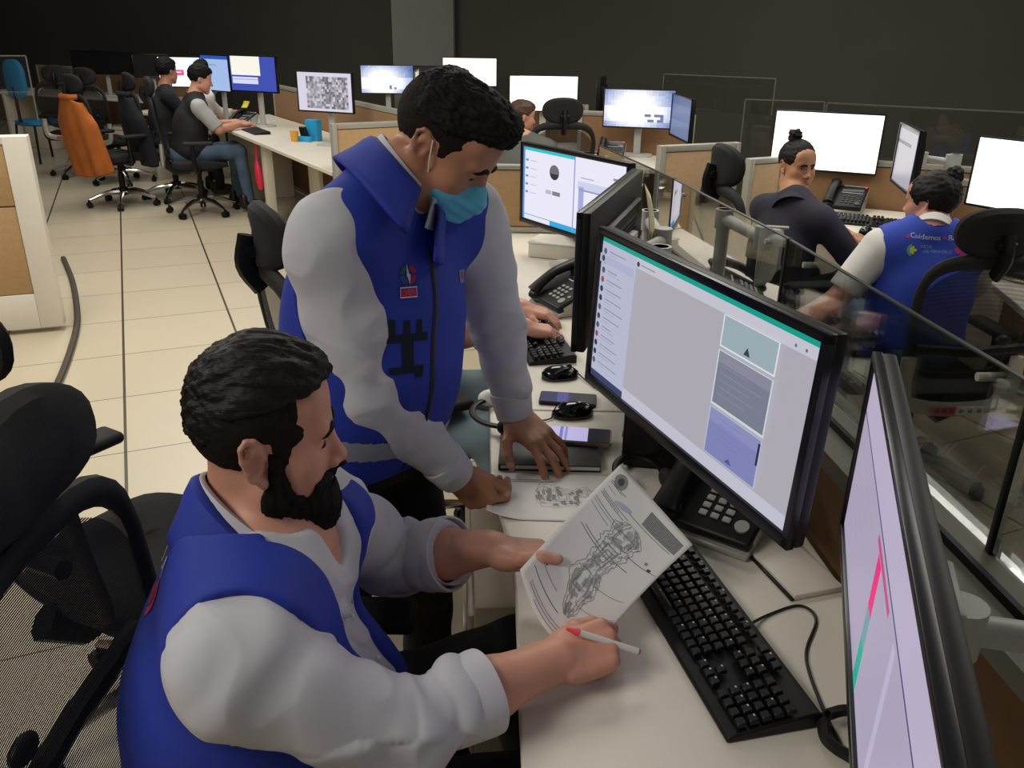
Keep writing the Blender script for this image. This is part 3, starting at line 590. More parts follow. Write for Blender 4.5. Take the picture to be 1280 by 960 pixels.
# ================================================================ desk phones (local: user at -y, keypad faces up and towards the user)
KEYM = mat('phone_key', '#3a3a3c', 0.5, var=0.1)
KEYL = mat('phone_key_grey', '#8c8c8a', 0.5, var=0.05)
LCD = mat('phone_display', '#2a2e2c', 0.2, var=0.03)
def phone(label, loc, rz, body=BLACK, side=GREY, keym=KEYM):
    r = thing('desk_phone', label, 'telephone', loc, rz, 'desk telephones')
    ti = rad(24); R = Matrix.Rotation(ti, 3, 'X'); W, D = 0.205, 0.21
    up = lambda x, y, z=0.0: V((0, -0.085, 0.025)) + R @ V((x, y, z))
    m = MB(); m.loft([[V((s * W / 2, -0.10, 0)), V((s * W / 2, 0.08, 0)), V((s * W / 2, 0.11, 0.10)), V((s * W / 2, -0.10, 0.012))] for s in (-1, 1)]); o = m.obj('stand', side, r); b = o.modifiers.new('soft', 'BEVEL'); b.width = 0.004; b.limit_method = 'ANGLE'
    m = MB(); m.box(up(0, D / 2 - 0.01, 0.004), (W, D, 0.026), rot=R, bev=0.009, seg=3); fb = m.obj('body', body, r)
    m = MB(); m.box(up(W / 2 - 0.001, D / 2, -0.002), (0.006, D - 0.02, 0.016), rot=R, bev=0.002); m.box(up(W / 2 + 0.0025, D * 0.42, -0.002), (0.002, 0.02, 0.007), rot=R, mi=1); m.obj('side_strip', [side, BLACK], r)
    m = MB()
    for i in range(4):
        for j in range(3):
            m.box(up(-0.005 + j * 0.024, 0.030 + i * 0.019, 0.019), (0.017, 0.0125, 0.006), rot=R, bev=0.0028, seg=2)
    m.cyl(up(0.075, 0.026, 0.015), up(0.075, 0.026, 0.022), 0.014, seg=18); m.cyl(up(0.082, 0.055, 0.015), up(0.082, 0.055, 0.020), 0.007, seg=12)
    m.obj('keypad', keym, fb)
    m = MB()
    for j in range(3): m.box(up(0.078, 0.075 + j * 0.014, 0.018), (0.018, 0.008, 0.004), rot=R, bev=0.0015)
    m.obj('side_keys', KEYM, fb)
    m = MB(); m.box(up(0.03, 0.158, 0.018), (0.115, 0.052, 0.006), rot=R, bev=0.002); m.obj('display', LCD, fb)
    m = MB(); m.box(up(0.03, 0.124, 0.018), (0.115, 0.005, 0.004), rot=R, bev=0.001); m.box(up(0.03, 0.191, 0.018), (0.115, 0.004, 0.004), rot=R, bev=0.001); m.obj('trim_bar', LGREY, fb)
    hx = -0.072; pts = bez([up(hx, 0.0, 0.030), up(hx, 0.03, 0.040), up(hx, 0.10, 0.050), up(hx, 0.17, 0.040), up(hx, 0.20, 0.030)], 16)
    n = len(pts); m = MB(); m.tube(pts, [0.022 + 0.008 * (abs(2 * i / (n - 1) - 1) ** 2) for i in range(n)], 14, flat=0.72, upv=(0, 0, 1))
    m.ell(up(hx, 0.008, 0.018), (0.03, 0.03, 0.016), rot=R); m.ell(up(hx, 0.19, 0.018), (0.03, 0.03, 0.016), rot=R); m.obj('handset', body, r)
    m = MB(); m.cyl(up(0.09, 0.19, 0.017), up(0.09, 0.19, 0.019), 0.005, seg=10); m.obj('indicator', REDL, fb)
    return r
phone('black desk phone with round keys under the wide chat screen', (0.415, 1.455, 0.741), rad(-36), keym=KEYL)
phone('black desk phone on the white desk behind the standing man', (0.19, 2.86, 0.741), rad(-62), keym=KEYL)
phone('pale desk phone with light keys right of the mask', (-0.10, 4.38, 0.741), rad(-52), side=LGREY, keym=mat('phone_key_white', '#cfcac0', 0.5))
phone('black desk phone with yellow note beside the blue screen', (-2.62, 8.44, 0.741), rad(-30), side=LGREY, keym=KEYL)
phone('black desk phone with a lit red lamp in front of the bun woman', (1.83, 4.72, 0.741), rad(-30))
phone('black desk phone with red lamp under the cloudy sky screen', (0.72, 6.55, 0.741), rad(-10))
phone('black desk phone with red lamps beside the right edge screen', (2.10, 3.30, 0.741), rad(-60))
m = MB(); m.grid(lambda u, v: V((-0.035 + 0.07 * u, 0.004 * math.sin(3 * v), 0.075 * v)), 3, 5); yn = m.obj('sticky_note', mat('yellow_note', '#e6e04a', 0.7), fixn=False); yn.location = (-2.61, 8.46, 0.905); yn.rotation_euler = (rad(-40), 0, rad(-25)); tag(yn, 'yellow sticky note on the phone next to the blue screen', 'note')
yn.modifiers.new('thick', 'SOLIDIFY').thickness = 0.001

# ================================================================ mice
def mouse(label, loc, rz, cable=None):
    r = thing('computer_mouse', label, 'mouse', loc, rz, 'black computer mice')
    m = MB(); rows = []
    for t in [i / 10 for i in range(11)]:
        y = -0.054 + 0.108 * t; w_ = 0.031 * (1 - abs(2 * t - 1) ** 2.6) ** 0.5 + 0.002; h = 0.034 * max(0.0, 1 - abs(2 * (t * 0.86 + 0.1) - 1) ** 2.2) ** 0.6 + 0.003
        rows.append([V((w_ * math.cos(a), y, max(0.0, h * math.sin(a)))) for a in (-0.15 + (PI + 0.3) * k / 12 for k in range(13))])
    m.loft(rows); m.obj('shell', GLOSSB, r)
    m = MB(); m.cyl((-0.004, 0.025, 0.032), (0.004, 0.025, 0.032), 0.008, seg=12); m.obj('scroll_wheel', KEYM, r)
    if cable:
        Ri = rotz(-rz); m = MB(); m.tube(bez([V((0, 0.053, 0.008))] + [Ri @ (V(p) - V(loc)) for p in cable], 24), 0.002, 6); m.obj('cable', CABLE, r)
    return r
mouse('black mouse behind the upper smartphone, beside the second keyboard', (*at(700, 470, 0.745)[:2], 0.741), rad(-75), [at(735, 478, 0.744), at(748, 486, 0.744), at(752, 470, 0.746)])
mouse('black mouse between the two smartphones', (*at(716, 517, 0.745)[:2], 0.741), rad(100), [at(686, 524, 0.744), at(655, 526, 0.744), at(628, 515, 0.744)])
mouse('small black mouse in front of the woman with crossed arms', (1.73, 4.13, 0.741), rad(-30))
# ================================================================ smartphones, notebook, pc, cups
def smartphone(label, c, rz, spec, base, W=0.072, Lh=0.15):
    r = thing('smartphone', label, 'phone', c, rz, 'smartphones on the desk'); 
    m = MB(); m.prism(rrect(Lh, W, 0.008), 0, 0.008); m.obj('case', mat('phone_case_gold', '#8c8478', 0.35, 0.4) if 'lit' in label else BLACK, r)
    s = screen_mesh(r, Lh - 0.008, W - 0.006, 0.0, spec, base); s.rotation_euler = (rad(-90), 0, 0); s.location = (0, 0, 0.0075)
    return r
smartphone('smartphone with a dim blue glow between the two mice', (*at(710, 497, 0.75)[:2], 0.741), rad(-7), [(0, 0, 0.55, 1, '#2a2a66', 0.5), (0.3, 0, 0.5, 1, '#4a4a9a', 0.7)], ('#0a0a12', 0.4))
smartphone('smartphone with a lit lilac page on top of the dark notebook', (*at(722, 544, 0.765)[:2], 0.7585), rad(-7), [(0, 0, 0.66, 1, '#b4acd8', 1), (0.22, 0, 0.27, 1, '#6a6ab8', 1), (0.3, 0, 0.34, 1, '#7d7cc6', 1)], ('#141018', 0.5), 0.078, 0.16)
nb = thing('notebook', 'dark closed notebook under the standing man\'s spread hand', 'notebook', (0.088, 1.735, 0.741), rad(-1))
m = MB(); m.box((0, 0, 0.0015), (0.228, 0.16, 0.003), bev=0.001); m.box((0, 0, 0.0145), (0.228, 0.16, 0.003), bev=0.001); m.box((-0.113, 0, 0.008), (0.003, 0.16, 0.015), bev=0.001); m.obj('cover', mat('dark_leatherette', '#241f22', 0.5, var=0.1, bump=0.15, bscale=600), nb)
m = MB(); m.box((0.001, 0, 0.008), (0.221, 0.154, 0.0098)); m.obj('pages', PAPER, nb)
pc = thing('small_computer', 'small black computer with a lit power lamp behind the chat screen', 'computer', (0.345, 1.775, 0.741), rad(-8))
m = MB(); m.box((0, 0, 0.15), (0.16, 0.22, 0.29), bev=0.006); m.obj('case', BLACK, pc)
m = MB(); m.box((-0.081, -0.02, 0.15), (0.004, 0.17, 0.26), bev=0.002); fp = m.obj('front_panel', GLOSSB, pc)
m = MB(); m.cyl((-0.0825, -0.055, 0.235), (-0.0855, -0.055, 0.235), 0.011, seg=16); m.obj('power_lamp', emit('#f4f2ff', 2.5, 'power_lamp'), fp)
m = MB(); m.box((-0.0835, -0.06, 0.06), (0.003, 0.012, 0.01)); m.obj('usb_port', mat('port_red', '#b02038', 0.4), fp)
m = MB()
for sx in (-1, 1):
    for sy in (-1, 1): m.cyl((sx * 0.06, sy * 0.09, 0), (sx * 0.06, sy * 0.09, 0.006), 0.01, seg=10)
m.obj('rubber_foot', BLACKM, pc)
rg = thing('headset', 'black headset lying on the desk behind the held document', 'headset', (*at(800, 592, 0.76)[:2], 0.741), 0.2)
m = MB(); m.tube([V((0.052 * math.cos(a), 0.06 * math.sin(a), 0.02 + 0.012 * math.sin(a))) for a in (rad(-30 + 240 * i / 20) for i in range(21))], 0.009, 8, flat=0.6); m.obj('headband', BLACK, rg)
for s in (-1, 1):
    m = MB(); m.ell((s * 0.048, -0.035, 0.022), (0.016, 0.028, 0.022)); m.obj('ear_cushion', BLACKM, rg)
hd = thing('headset', 'black headset with white pad at the desk edge behind the standing man\'s wrist', 'headset', (*at(628, 520, 0.75)[:2], 0.741), 0.3)
m = MB(); m.tube([V((0.075 * math.cos(a), 0.085 * math.sin(a), 0.02)) for a in (rad(100 + 200 * i / 20) for i in range(21))], 0.009, 8, flat=0.6); m.obj('headband', BLACK, hd)
m = MB(); m.ell((-0.01, 0.09, 0.022), (0.03, 0.02, 0.022)); m.obj('ear_pad', WPL, hd)
m = MB(); m.ell((-0.01, -0.088, 0.022), (0.03, 0.02, 0.022)); m.obj('ear_cushion', BLACKM, hd)
def flap(label, corner, rz, w_=0.13, d_=0.26):
    r = thing('cable_flap', label, 'cable cover', corner, rz); m = MB(); m.box((0, 0, 0.006), (w_, d_, 0.012), bev=0.003); m.obj('lid', WHITE, r); m = MB(); m.box((-w_ / 2 - 0.003, 0, 0.003), (0.006, d_, 0.005), bev=0.001); m.obj('gap_brush', BLACK, r)
flap('white cable flap in the desk at the foot of the brown panel', (0.515, 1.31, 0.7405), rad(17), 0.10, 0.19)
bx = thing('cable_box', 'low white box on the desk at the foot of the cyan striped screen', 'box', (0.19, 3.60, 0.741), rad(-20))
m = MB(); m.box((0, 0, 0.03), (0.22, 0.16, 0.06), bev=0.006); m.obj('body', WHITE, bx); m = MB(); m.box((0, 0, 0.064), (0.225, 0.165, 0.008), bev=0.003); m.obj('lid', WPL, bx)
# small things on the back desks
def cup(name, label, c, r0, h, m_, cat='cup'):
    r = thing(name, label, cat, c); m = MB(); m.lathe([(r0 * 0.8, 0), (r0 * 0.82, 0.002), (r0, h), (r0 * 0.93, h), (r0 * 0.76, 0.006), (0.002, 0.006)], (0, 0, 0)); m.obj('wall', m_, r); m = MB(); m.tube([V((r0 * math.cos(a), r0 * math.sin(a), h)) for a in (2 * PI * k / 20 for k in range(20))], 0.002, 6, loop=True); m.obj('rim', m_, r); return r
bh = thing('pen_box', 'blue box with a black case leaning on it under the map screen', 'box', (-1.74, 7.40, 0.741), rad(-25))
BLUEP = mat('cyan_card', '#2aa4dc', 0.5)
m = MB(); m.box((0.02, 0.02, 0.085), (0.12, 0.07, 0.17), bev=0.004); m.obj('box_body', BLUEP, bh); m = MB(); m.box((-0.03, -0.05, 0.06), (0.07, 0.03, 0.12), rot=Matrix.Rotation(0.25, 3, 'X'), bev=0.012); m.obj('case', BLACK, bh); m = MB(); m.box((0.0, -0.075, 0.02), (0.12, 0.04, 0.04), bev=0.004); m.obj('front_flap', BLUEP, bh)
cup('orange_cup', 'small orange cup beside the blue box on the far desk', (-1.86, 7.33, 0.741), 0.035, 0.08, mat('orange_plastic', '#e0a23c', 0.5))
rb = thing('red_bag', 'red bag hanging beside the legs of the typing man', 'bag', (*LP(1.22, 0.06)[:2], 0.30), lrot)
m = MB(); m.loft([[V((x * s + ox, y * s, z)) for x, y in rrect(0.10, 0.05, 0.02, 3)] for s, z, ox in ((0.6, 0, 0.02), (1.0, 0.05, 0.01), (0.95, 0.16, 0), (0.6, 0.22, -0.01), (0.25, 0.26, -0.02))]); m.obj('body', RED, rb); m = MB(); m.tube(bez([V((-0.03, 0, 0.25)), V((-0.02, 0, 0.36)), V((0.0, 0, 0.41)), V((0.02, 0, 0.36)), V((0.0, 0, 0.25))], 12), 0.005, 6); m.obj('strap', RED, rb)
pp = thing('paper_sheet', 'cream paper note stuck behind the monitor seen from behind', 'note', (0, 0, 0))
b3 = V((0.248, 2.215, 1.105)); d3 = V((math.cos(-1.875), math.sin(-1.875), 0)); n3 = V((d3.y * -1, d3.x, 0)) 
m = MB(); m.grid(lambda u, v: b3 + d3 * (-0.16 - 0.12 * u - 0.03 * v) + n3 * (0.062 + 0.02 * math.sin(2.5 * v)) + V((0, 0, 0.13 - 0.22 * v - 0.05 * (u - 0.5) * (1 - v))), 6, 8); pn = m.obj('sheet', mat('cream_paper', '#d8d2b0', 0.8), pp, fixn=False); pn.modifiers.new('thick', 'SOLIDIFY').thickness = 0.0008
fc = thing('floor_cable', 'dark cable duct curving over the floor beside the left partition', 'cable', (0, 0, 0))
m = MB(); m.tube(bez([at(79, 322, 0.015), at(90, 350, 0.015), at(96, 385, 0.015), at(95, 412, 0.015), at(82, 455, 0.015), at(62, 500, 0.015), at(30, 570, 0.015), at(-10, 640, 0.015)], 40), 0.018, 8, flat=0.7); m.obj('duct', mat('duct_brown', '#3a3226', 0.6), fc)
# orange jacket over the chair back
def jacket(label, loc, rz, m_, hem=0.42, top=1.02, w0=0.27, w1=0.33, seed=1, cat='jacket'):
    r = thing('hanging_jacket', label, cat, loc, rz); rn = random.Random(seed); ph = [rn.uniform(0, 6) for _ in range(4)]
    def outer(u, v):
        a = PI * (1.0 + 1.0 * u) if False else (u * 2 - 1) * 1.75
        z = top - (top - hem) * v; wv = (w0 + (w1 - w0) * v) * (0.62 + 0.38 * min(1, v * 3.5)); fold = 0.016 * v * math.sin(a * 6 + ph[0] + 2 * v) + 0.012 * v * math.sin(a * 11 + ph[1])
        dp = (0.06 + 0.05 * min(1, v * 3)) + fold
        return V((wv * math.sin(a), -0.34 - dp * math.cos(a) + 0.10 * v, z + 0.03 * math.sin(a * 2 + ph[2]) * v - 0.05 * (math.sin(a) ** 2) * (1 - v)))
    mb = MB(); mb.grid(outer, 40, 26); o = mb.obj('body', m_, r, fixn=False); s = o.modifiers.new('thick', 'SOLIDIFY'); s.thickness = 0.012
    mb = MB(); mb.tube([V((0.11 * math.cos(a), -0.36 + 0.05 * math.sin(a), top + 0.0)) for a in (2 * PI * k / 16 for k in range(16))], 0.026, 8, loop=True); mb.obj('collar', m_, r)
    return r
ORG = mat('orange_suede', '#a85c20', 0.85, var=0.14, vscale=9, bump=0.2, bscale=60)
jacket('orange brown jacket hung over an office chair back', (-3.80, 8.25, 0), rad(-38), ORG, hem=0.34)
NAVYC = mat('navy_cloth', '#14161e', 0.9, var=0.1, vscale=20, bump=0.15, bscale=200)
jacket('black jacket on the chair between the orange jacket and the typing man', (-3.42, 8.62, 0), rad(-52), NAVYC, hem=0.40, seed=4)
gc = thing('hanging_cloth', 'pale grey cloth hanging beside the woman with a bun', 'cloth', (0, 0, 0))
g0, g1, g2, g3 = att(950, 284, 3.36), att(979, 286, 3.38), att(944, 361, 3.42), att(977, 338, 3.44)
m = MB(); m.grid(lambda u, v: g0.lerp(g1, u).lerp(g2.lerp(g3, u), v) + V((0.0, 0.02 * math.sin(u * 7 + v * 2) * (0.3 + v), 0.0)), 16, 20); o = m.obj('sheet', mat('grey_cloth', '#dcdacd', 0.9, var=0.05, vscale=20), gc, fixn=False); o.modifiers.new('thick', 'SOLIDIFY').thickness = 0.006
m = MB(); m.cyl(g0 - V((0.02, 0, -0.004)), g1 + V((0.02, 0, 0.004)), 0.007, seg=10); m.obj('rod', GREY, gc)
# far left table
ft = desk('table', 'far white table at the left with a broad white leg', [(-7.4, 12.3), (-4.4, 10.92), (-4.1, 11.6), (-7.1, 13.0)], legs=[(-5.85, 11.72, -0.42, 0.34, 0.05), (-6.9, 12.4, -0.42, 0.05, 0.6)], cat='table')
for (x, y, lb) in ((-6.55, 12.25, 'left white box on the floor under the far table'), (-5.20, 11.62, 'right white box on the floor under the far table')):
    b = thing('storage_box', lb, 'box', (x, y, 0), rad(-24), 'white boxes under the far table'); m = MB(); m.box((0, 0, 0.17), (0.5, 0.35, 0.34), bev=0.01); m.obj('body', WHITE, b); m = MB(); m.box((0, 0, 0.355), (0.52, 0.37, 0.03), bev=0.006); m.obj('lid', WHITE, b)
# blue chair far left
bc = thing('blue_chair', 'bright blue chair back at the far left', 'chair', (-5.98, 11.0, 0), rad(-30))
BCH = mat('bright_blue_plastic', '#1f7fb4', 0.5)
m = MB(); m.loft([[V((x * s, -0.2 + dy, 0.98 + z * s)) for x, z in rrect(0.36, 0.46, 0.15, 5)] for s, dy in ((0.8, -0.05), (1, -0.03), (1, 0.02), (0.8, 0.05))]); m.obj('backrest', BCH, bc)
m = MB(); m.loft([[V((x * s, y * s, z)) for x, y in rrect(0.46, 0.46, 0.12, 5)] for s, z in ((0.9, 0.44), (1, 0.46), (1, 0.49), (0.85, 0.51))]); m.obj('seat', BCH, bc)
for sx in (-1, 1):
    for sy in (-1, 1):
        m = MB(); m.cyl((sx * 0.19, sy * 0.19, 0.45), (sx * 0.23, sy * 0.23, 0), 0.014, seg=10); m.obj('leg', BLACK, bc)
m = MB(); m.tube([V((0, -0.1, 0.45)), V((0, -0.24, 0.5)), V((0, -0.24, 0.9))], 0.02, 8); m.obj('back_support', BLACK, bc)
# ================================================================ distance fields turned into one continuous surface
def nv(*a): return np.array(a if len(a) > 1 else a[0], dtype=np.float64)
def unit(a): a = nv(a); return a / np.linalg.norm(a)
class Cap:
    """tapered limb from a to b; flat=(axis, k): thinner along axis by k"""
    def __init__(s, a, b, ra, rb=None, flat=None):
        s.a, s.b, s.ra, s.rb = nv(a), nv(b), ra, ra if rb is None else rb; s.flat = (unit(flat[0]), flat[1]) if flat else None
    def bb(s): r = max(s.ra, s.rb); return np.minimum(s.a, s.b) - r, np.maximum(s.a, s.b) + r
    def ev(s, X, Y, Z):
        ba = s.b - s.a; L2 = max(ba @ ba, 1e-12); px, py, pz = X - s.a[0], Y - s.a[1], Z - s.a[2]
        t = np.clip((px * ba[0] + py * ba[1] + pz * ba[2]) / L2, 0, 1)
        dx, dy, dz = px - t * ba[0], py - t * ba[1], pz - t * ba[2]; q = dx * dx + dy * dy + dz * dz
        if s.flat:
            n, k = s.flat; w = dx * n[0] + dy * n[1] + dz * n[2]; q = q + (1 / (k * k) - 1) * w * w
        return np.sqrt(q) - (s.ra + (s.rb - s.ra) * t)
    def grow(s, d, tx=1.0): return Cap(s.a, s.b, s.ra + d, s.rb + d, s.flat)
class Ell:
    def __init__(s, c, r, R=None): s.c, s.r = nv(c), nv(r); s.R = np.eye(3) if R is None else np.array(R, float)   # columns of R are the axes
    def bb(s): e = np.abs(s.R) @ s.r; return s.c - e, s.c + e
    def ev(s, X, Y, Z):
        px, py, pz = X - s.c[0], Y - s.c[1], Z - s.c[2]; k0 = 0; k1 = 0
        for i in range(3):
            w = (px * s.R[0, i] + py * s.R[1, i] + pz * s.R[2, i]) / s.r[i]; k0 = k0 + w * w; k1 = k1 + (w / s.r[i]) ** 2
        k0 = np.sqrt(k0); return k0 * (k0 - 1) / np.sqrt(k1 + 1e-9)
    def grow(s, d): return Ell(s.c, s.r + d, s.R)
class Box:
    def __init__(s, c, h, R=None, rd=0.0): s.c, s.h, s.rd = nv(c), nv(h), rd; s.R = np.eye(3) if R is None else np.array(R, float)
    def bb(s): e = np.abs(s.R) @ s.h; return s.c - e, s.c + e
    def ev(s, X, Y, Z):
        px, py, pz = X - s.c[0], Y - s.c[1], Z - s.c[2]; o = 0; ins = None
        for i in range(3):
            w = np.abs(px * s.R[0, i] + py * s.R[1, i] + pz * s.R[2, i]) - (s.h[i] - s.rd); o = o + np.maximum(w, 0) ** 2; ins = w if ins is None else np.maximum(ins, w)
        return np.sqrt(o) + np.minimum(ins, 0) - s.rd
    def grow(s, d): return Box(s.c, s.h + d, s.R, s.rd + d)
class Fn:
    """a function of the local coordinates of frame (o, R), inside a world box"""
    def __init__(s, f, o, R, lo, hi): s.f, s.o, s.R, s.lo, s.hi = f, nv(o), np.array(R, float), nv(lo), nv(hi)
    def bb(s): return s.lo, s.hi
    def ev(s, X, Y, Z):
        p = (X - s.o[0], Y - s.o[1], Z - s.o[2]); return s.f(*[p[0] * s.R[0, i] + p[1] * s.R[1, i] + p[2] * s.R[2, i] for i in range(3)])
def smin(a, b, k):
    if k <= 0: return np.minimum(a, b)
    h = np.maximum(k - np.abs(a - b), 0) / k; return np.minimum(a, b) - h * h * k * 0.25
class Field:
    def __init__(s, lo, hi, h):
        s.lo, s.h = nv(lo), h; s.n = np.ceil((nv(hi) - s.lo) / h).astype(int) + 1; s.A = np.full(s.n, 1.0, np.float32)
        s.ax = [(s.lo[i] + h * np.arange(s.n[i])).astype(np.float32) for i in range(3)]
    def _sl(s, p, m):
        lo, hi = p.bb(); i0 = np.clip(np.floor((lo - m - s.lo) / s.h).astype(int), 0, s.n); i1 = np.clip(np.ceil((hi + m - s.lo) / s.h).astype(int) + 1, 0, s.n)
        if np.any(i1 <= i0): return None
        return tuple(slice(a, b) for a, b in zip(i0, i1))
    def _ev(s, p, sl): return p.ev(s.ax[0][sl[0]][:, None, None], s.ax[1][sl[1]][None, :, None], s.ax[2][sl[2]][None, None, :]).astype(np.float32)
    def add(s, p, k=0.0):
        for q in (p if isinstance(p, (list, tuple)) else [p]):
            sl = s._sl(q, k + 3 * s.h + 0.004)
            if sl: s.A[sl] = smin(s.A[sl], s._ev(q, sl), k)
        return s
    def sub(s, p, k=0.0):
        for q in (p if isinstance(p, (list, tuple)) else [p]):
            sl = s._sl(q, k + 3 * s.h + 0.004)
            if sl: s.A[sl] = -smin(-s.A[sl], s._ev(q, sl), k)
        return s
    def cut(s, p, k=0.0):
        """keep only what lies inside p (p covers the whole grid)"""
        sl = (slice(None),) * 3; s.A = -smin(-s.A, -s._ev(p, sl), k); return s
    def mesh(s, smooth=1):
        A = s.A; neg = A < 0; n = s.n
        c = np.zeros(tuple(n - 1), np.uint8)
        for i in (0, 1):
            for j in (0, 1):
                for k in (0, 1): c += neg[i:n[0] - 1 + i, j:n[1] - 1 + j, k:n[2] - 1 + k]
        idx = np.argwhere((c > 0) & (c < 8)); del c
        dims = n - 1; flat = (idx[:, 0] * dims[1] + idx[:, 1]) * dims[2] + idx[:, 2]
        cv = {}
        for i in (0, 1):
            for j in (0, 1):
                for k in (0, 1): cv[i, j, k] = A[idx[:, 0] + i, idx[:, 1] + j, idx[:, 2] + k]
        acc = np.zeros((len(idx), 3)); cnt = np.zeros(len(idx))
        K = list(cv)
        for a in K:
            for d in range(3):
                if a[d] == 0:
                    b = tuple(a[e] + (e == d) for e in range(3)); va, vb = cv[a], cv[b]; m = (va < 0) != (vb < 0)
                    t = np.where(m, va / np.where(m, va - vb, 1), 0)
                    p = np.zeros((len(idx), 3)); p[:] = a; p[:, d] += t; acc += p * m[:, None]; cnt += m
        P = s.lo + (idx + acc / cnt[:, None]) * s.h
        F = []
        for d in range(3):
            e, f = [(1, 2), (2, 0), (0, 1)][d]
            s0 = [slice(None)] * 3; s1 = [slice(None)] * 3; s0[d] = slice(0, -1); s1[d] = slice(1, None)
            ed = np.argwhere(neg[tuple(s0)] != neg[tuple(s1)])
            ok = (ed[:, e] > 0) & (ed[:, f] > 0) & (ed[:, e] < dims[e]) & (ed[:, f] < dims[f]); ed = ed[ok]
            fl = neg[ed[:, 0], ed[:, 1], ed[:, 2]]; q = []
            for oe, of in ((-1, -1), (0, -1), (0, 0), (-1, 0)):
                cc = ed.copy(); cc[:, e] += oe; cc[:, f] += of; q.append(np.searchsorted(flat, (cc[:, 0] * dims[1] + cc[:, 1]) * dims[2] + cc[:, 2]))
            q = np.stack(q, 1); q[~fl] = q[~fl][:, ::-1]; F.append(q)
        F = np.concatenate(F)
        for _ in range(smooth): P = lap(P, F, 0.5)
        return P, F
def lap(P, F, w):
    e = np.concatenate([F[:, [0, 1]], F[:, [1, 2]], F[:, [2, 3]], F[:, [3, 0]]]); S = np.zeros_like(P); n = np.bincount(e[:, 0], minlength=len(P)).astype(float)
    for d in range(3): S[:, d] = np.bincount(e[:, 0], P[e[:, 1], d], minlength=len(P))
    m = n > 0; Q = P.copy(); Q[m] += w * (S[m] / n[m][:, None] - P[m]); return Q
def vnorm(P, F):
    a = np.cross(P[F[:, 2]] - P[F[:, 0]], P[F[:, 3]] - P[F[:, 1]]); N = np.zeros_like(P)
    for i in range(4):
        for d in range(3): N[:, d] += np.bincount(F[:, i], a[:, d], minlength=len(P))
    return N / (np.linalg.norm(N, axis=1)[:, None] + 1e-12)
def surf(name, P, F, mats, parent, fmat=None, origin=(0, 0, 0)):
    me = bpy.data.meshes.new(name); Q = P - nv(origin)
    me.vertices.add(len(P)); me.vertices.foreach_set('co', Q.astype(np.float32).ravel())
    me.loops.add(F.size); me.loops.foreach_set('vertex_index', F.astype(np.int32).ravel())
    me.polygons.add(len(F)); me.polygons.foreach_set('loop_start', np.arange(0, F.size, 4, dtype=np.int32)); me.polygons.foreach_set('loop_total', np.full(len(F), 4, np.int32))
    me.polygons.foreach_set('use_smooth', np.ones(len(F), bool))
    for m in (mats if isinstance(mats, (list, tuple)) else [mats]): me.materials.append(m)
    if fmat is not None: me.polygons.foreach_set('material_index', fmat.astype(np.int32))
    me.update(calc_edges=True); me.validate()
    o = bpy.data.objects.new(name, me); COL.objects.link(o)
    if parent is not None: o.parent = parent
    return o
def wrinkle(P, F, amp, segs, freq=38.0, seed=0):
    """cloth folds: ridges running round each limb of segs [(a, b, weight)], strongest at its bent end"""
    N = vnorm(P, F); D = np.zeros(len(P)); rn = np.random.RandomState(seed)
    W = np.zeros(len(P)) + 1e-6; best = np.full(len(P), 9.0); val = np.zeros(len(P))
    for a, b, wt, fr in segs:
        a, b = nv(a), nv(b); ba = b - a; L = np.linalg.norm(ba); t = np.clip(((P - a) @ ba) / L ** 2, -0.3, 1.3); r = P - a - t[:, None] * ba; dist = np.linalg.norm(r, axis=1)
        u = unit(np.cross(ba, [0.3, 0.5, 0.8])); w = np.cross(ba / L, u); ang = np.arctan2(r @ w, r @ u)
        s_ = t * L * fr * 2 * PI; ph = rn.uniform(0, 6, 6)
        v = np.sin(s_ + 1.3 * np.sin(ang + ph[0]) + 0.9 * np.sin(2 * ang + ph[1] + 5 * t)) * (0.55 + 0.45 * np.sin(ang * 1.0 + ph[2] + 3 * t)) + 0.45 * np.sin(0.57 * s_ + 2.0 * np.sin(ang + ph[3]) + ph[4])
        v = np.sign(v) * np.abs(v) ** 0.8; m = dist < best; best[m] = dist[m]; val[m] = (v * wt)[m]
    for _ in range(2): val = lap(val[:, None].repeat(3, 1), F, 0.6)[:, 0]
    return P + N * (val * amp)[:, None]
def rough(P, F, amp, freq, stretch=(1, 1, 1), R=None, ridged=False):
    N = vnorm(P, F); Q = P @ (np.eye(3) if R is None else R) * nv(stretch) * freq
    d = np.array([mnoise.noise(V(q)) for q in Q])
    if ridged: d = 1 - 2 * np.abs(d)
    return P + N * (d * amp)[:, None]

# ---------------------------------------------------------------- materials of people
SKIN1 = mat('skin_tan', '#c78f78', 0.5, var=0.05, vscale=14, bump=0.06, bscale=350)
SKIN2 = mat('skin_brown', '#ad785c', 0.5, var=0.05, vscale=14, bump=0.06, bscale=350)
LIPS = mat('lips', '#a9655c', 0.4, var=0.05)
NAIL = mat('fingernail', '#c79a86', 0.35, var=0.03)
HAIRB = mat('black_hair', '#050404', 0.7, var=0.35, vscale=160, bump=0.25, bscale=500, spec=0.25)
HAIRBR = mat('dark_brown_hair', '#0e0806', 0.55, var=0.4, vscale=160, bump=0.25, bscale=420, spec=0.3, stretch=(0.12, 1, 1))
HAIRF = mat('short_shaved_hair', '#19110d', 0.8, var=0.3, vscale=200, bump=0.35, bscale=700, spec=0.2)
BEARD = mat('dark_beard', '#0f0a08', 0.75, var=0.4, vscale=200, bump=0.4, bscale=600, spec=0.2)
EYEW = mat('eye_white', '#cfc5bd', 0.25, var=0.02); EYEP = mat('dark_iris', '#170d09', 0.15, var=0.02)
SHIRT = mat('pale_grey_shirt', '#c0bfc6', 0.8, var=0.02, vscale=12, bump=0.05, bscale=900)
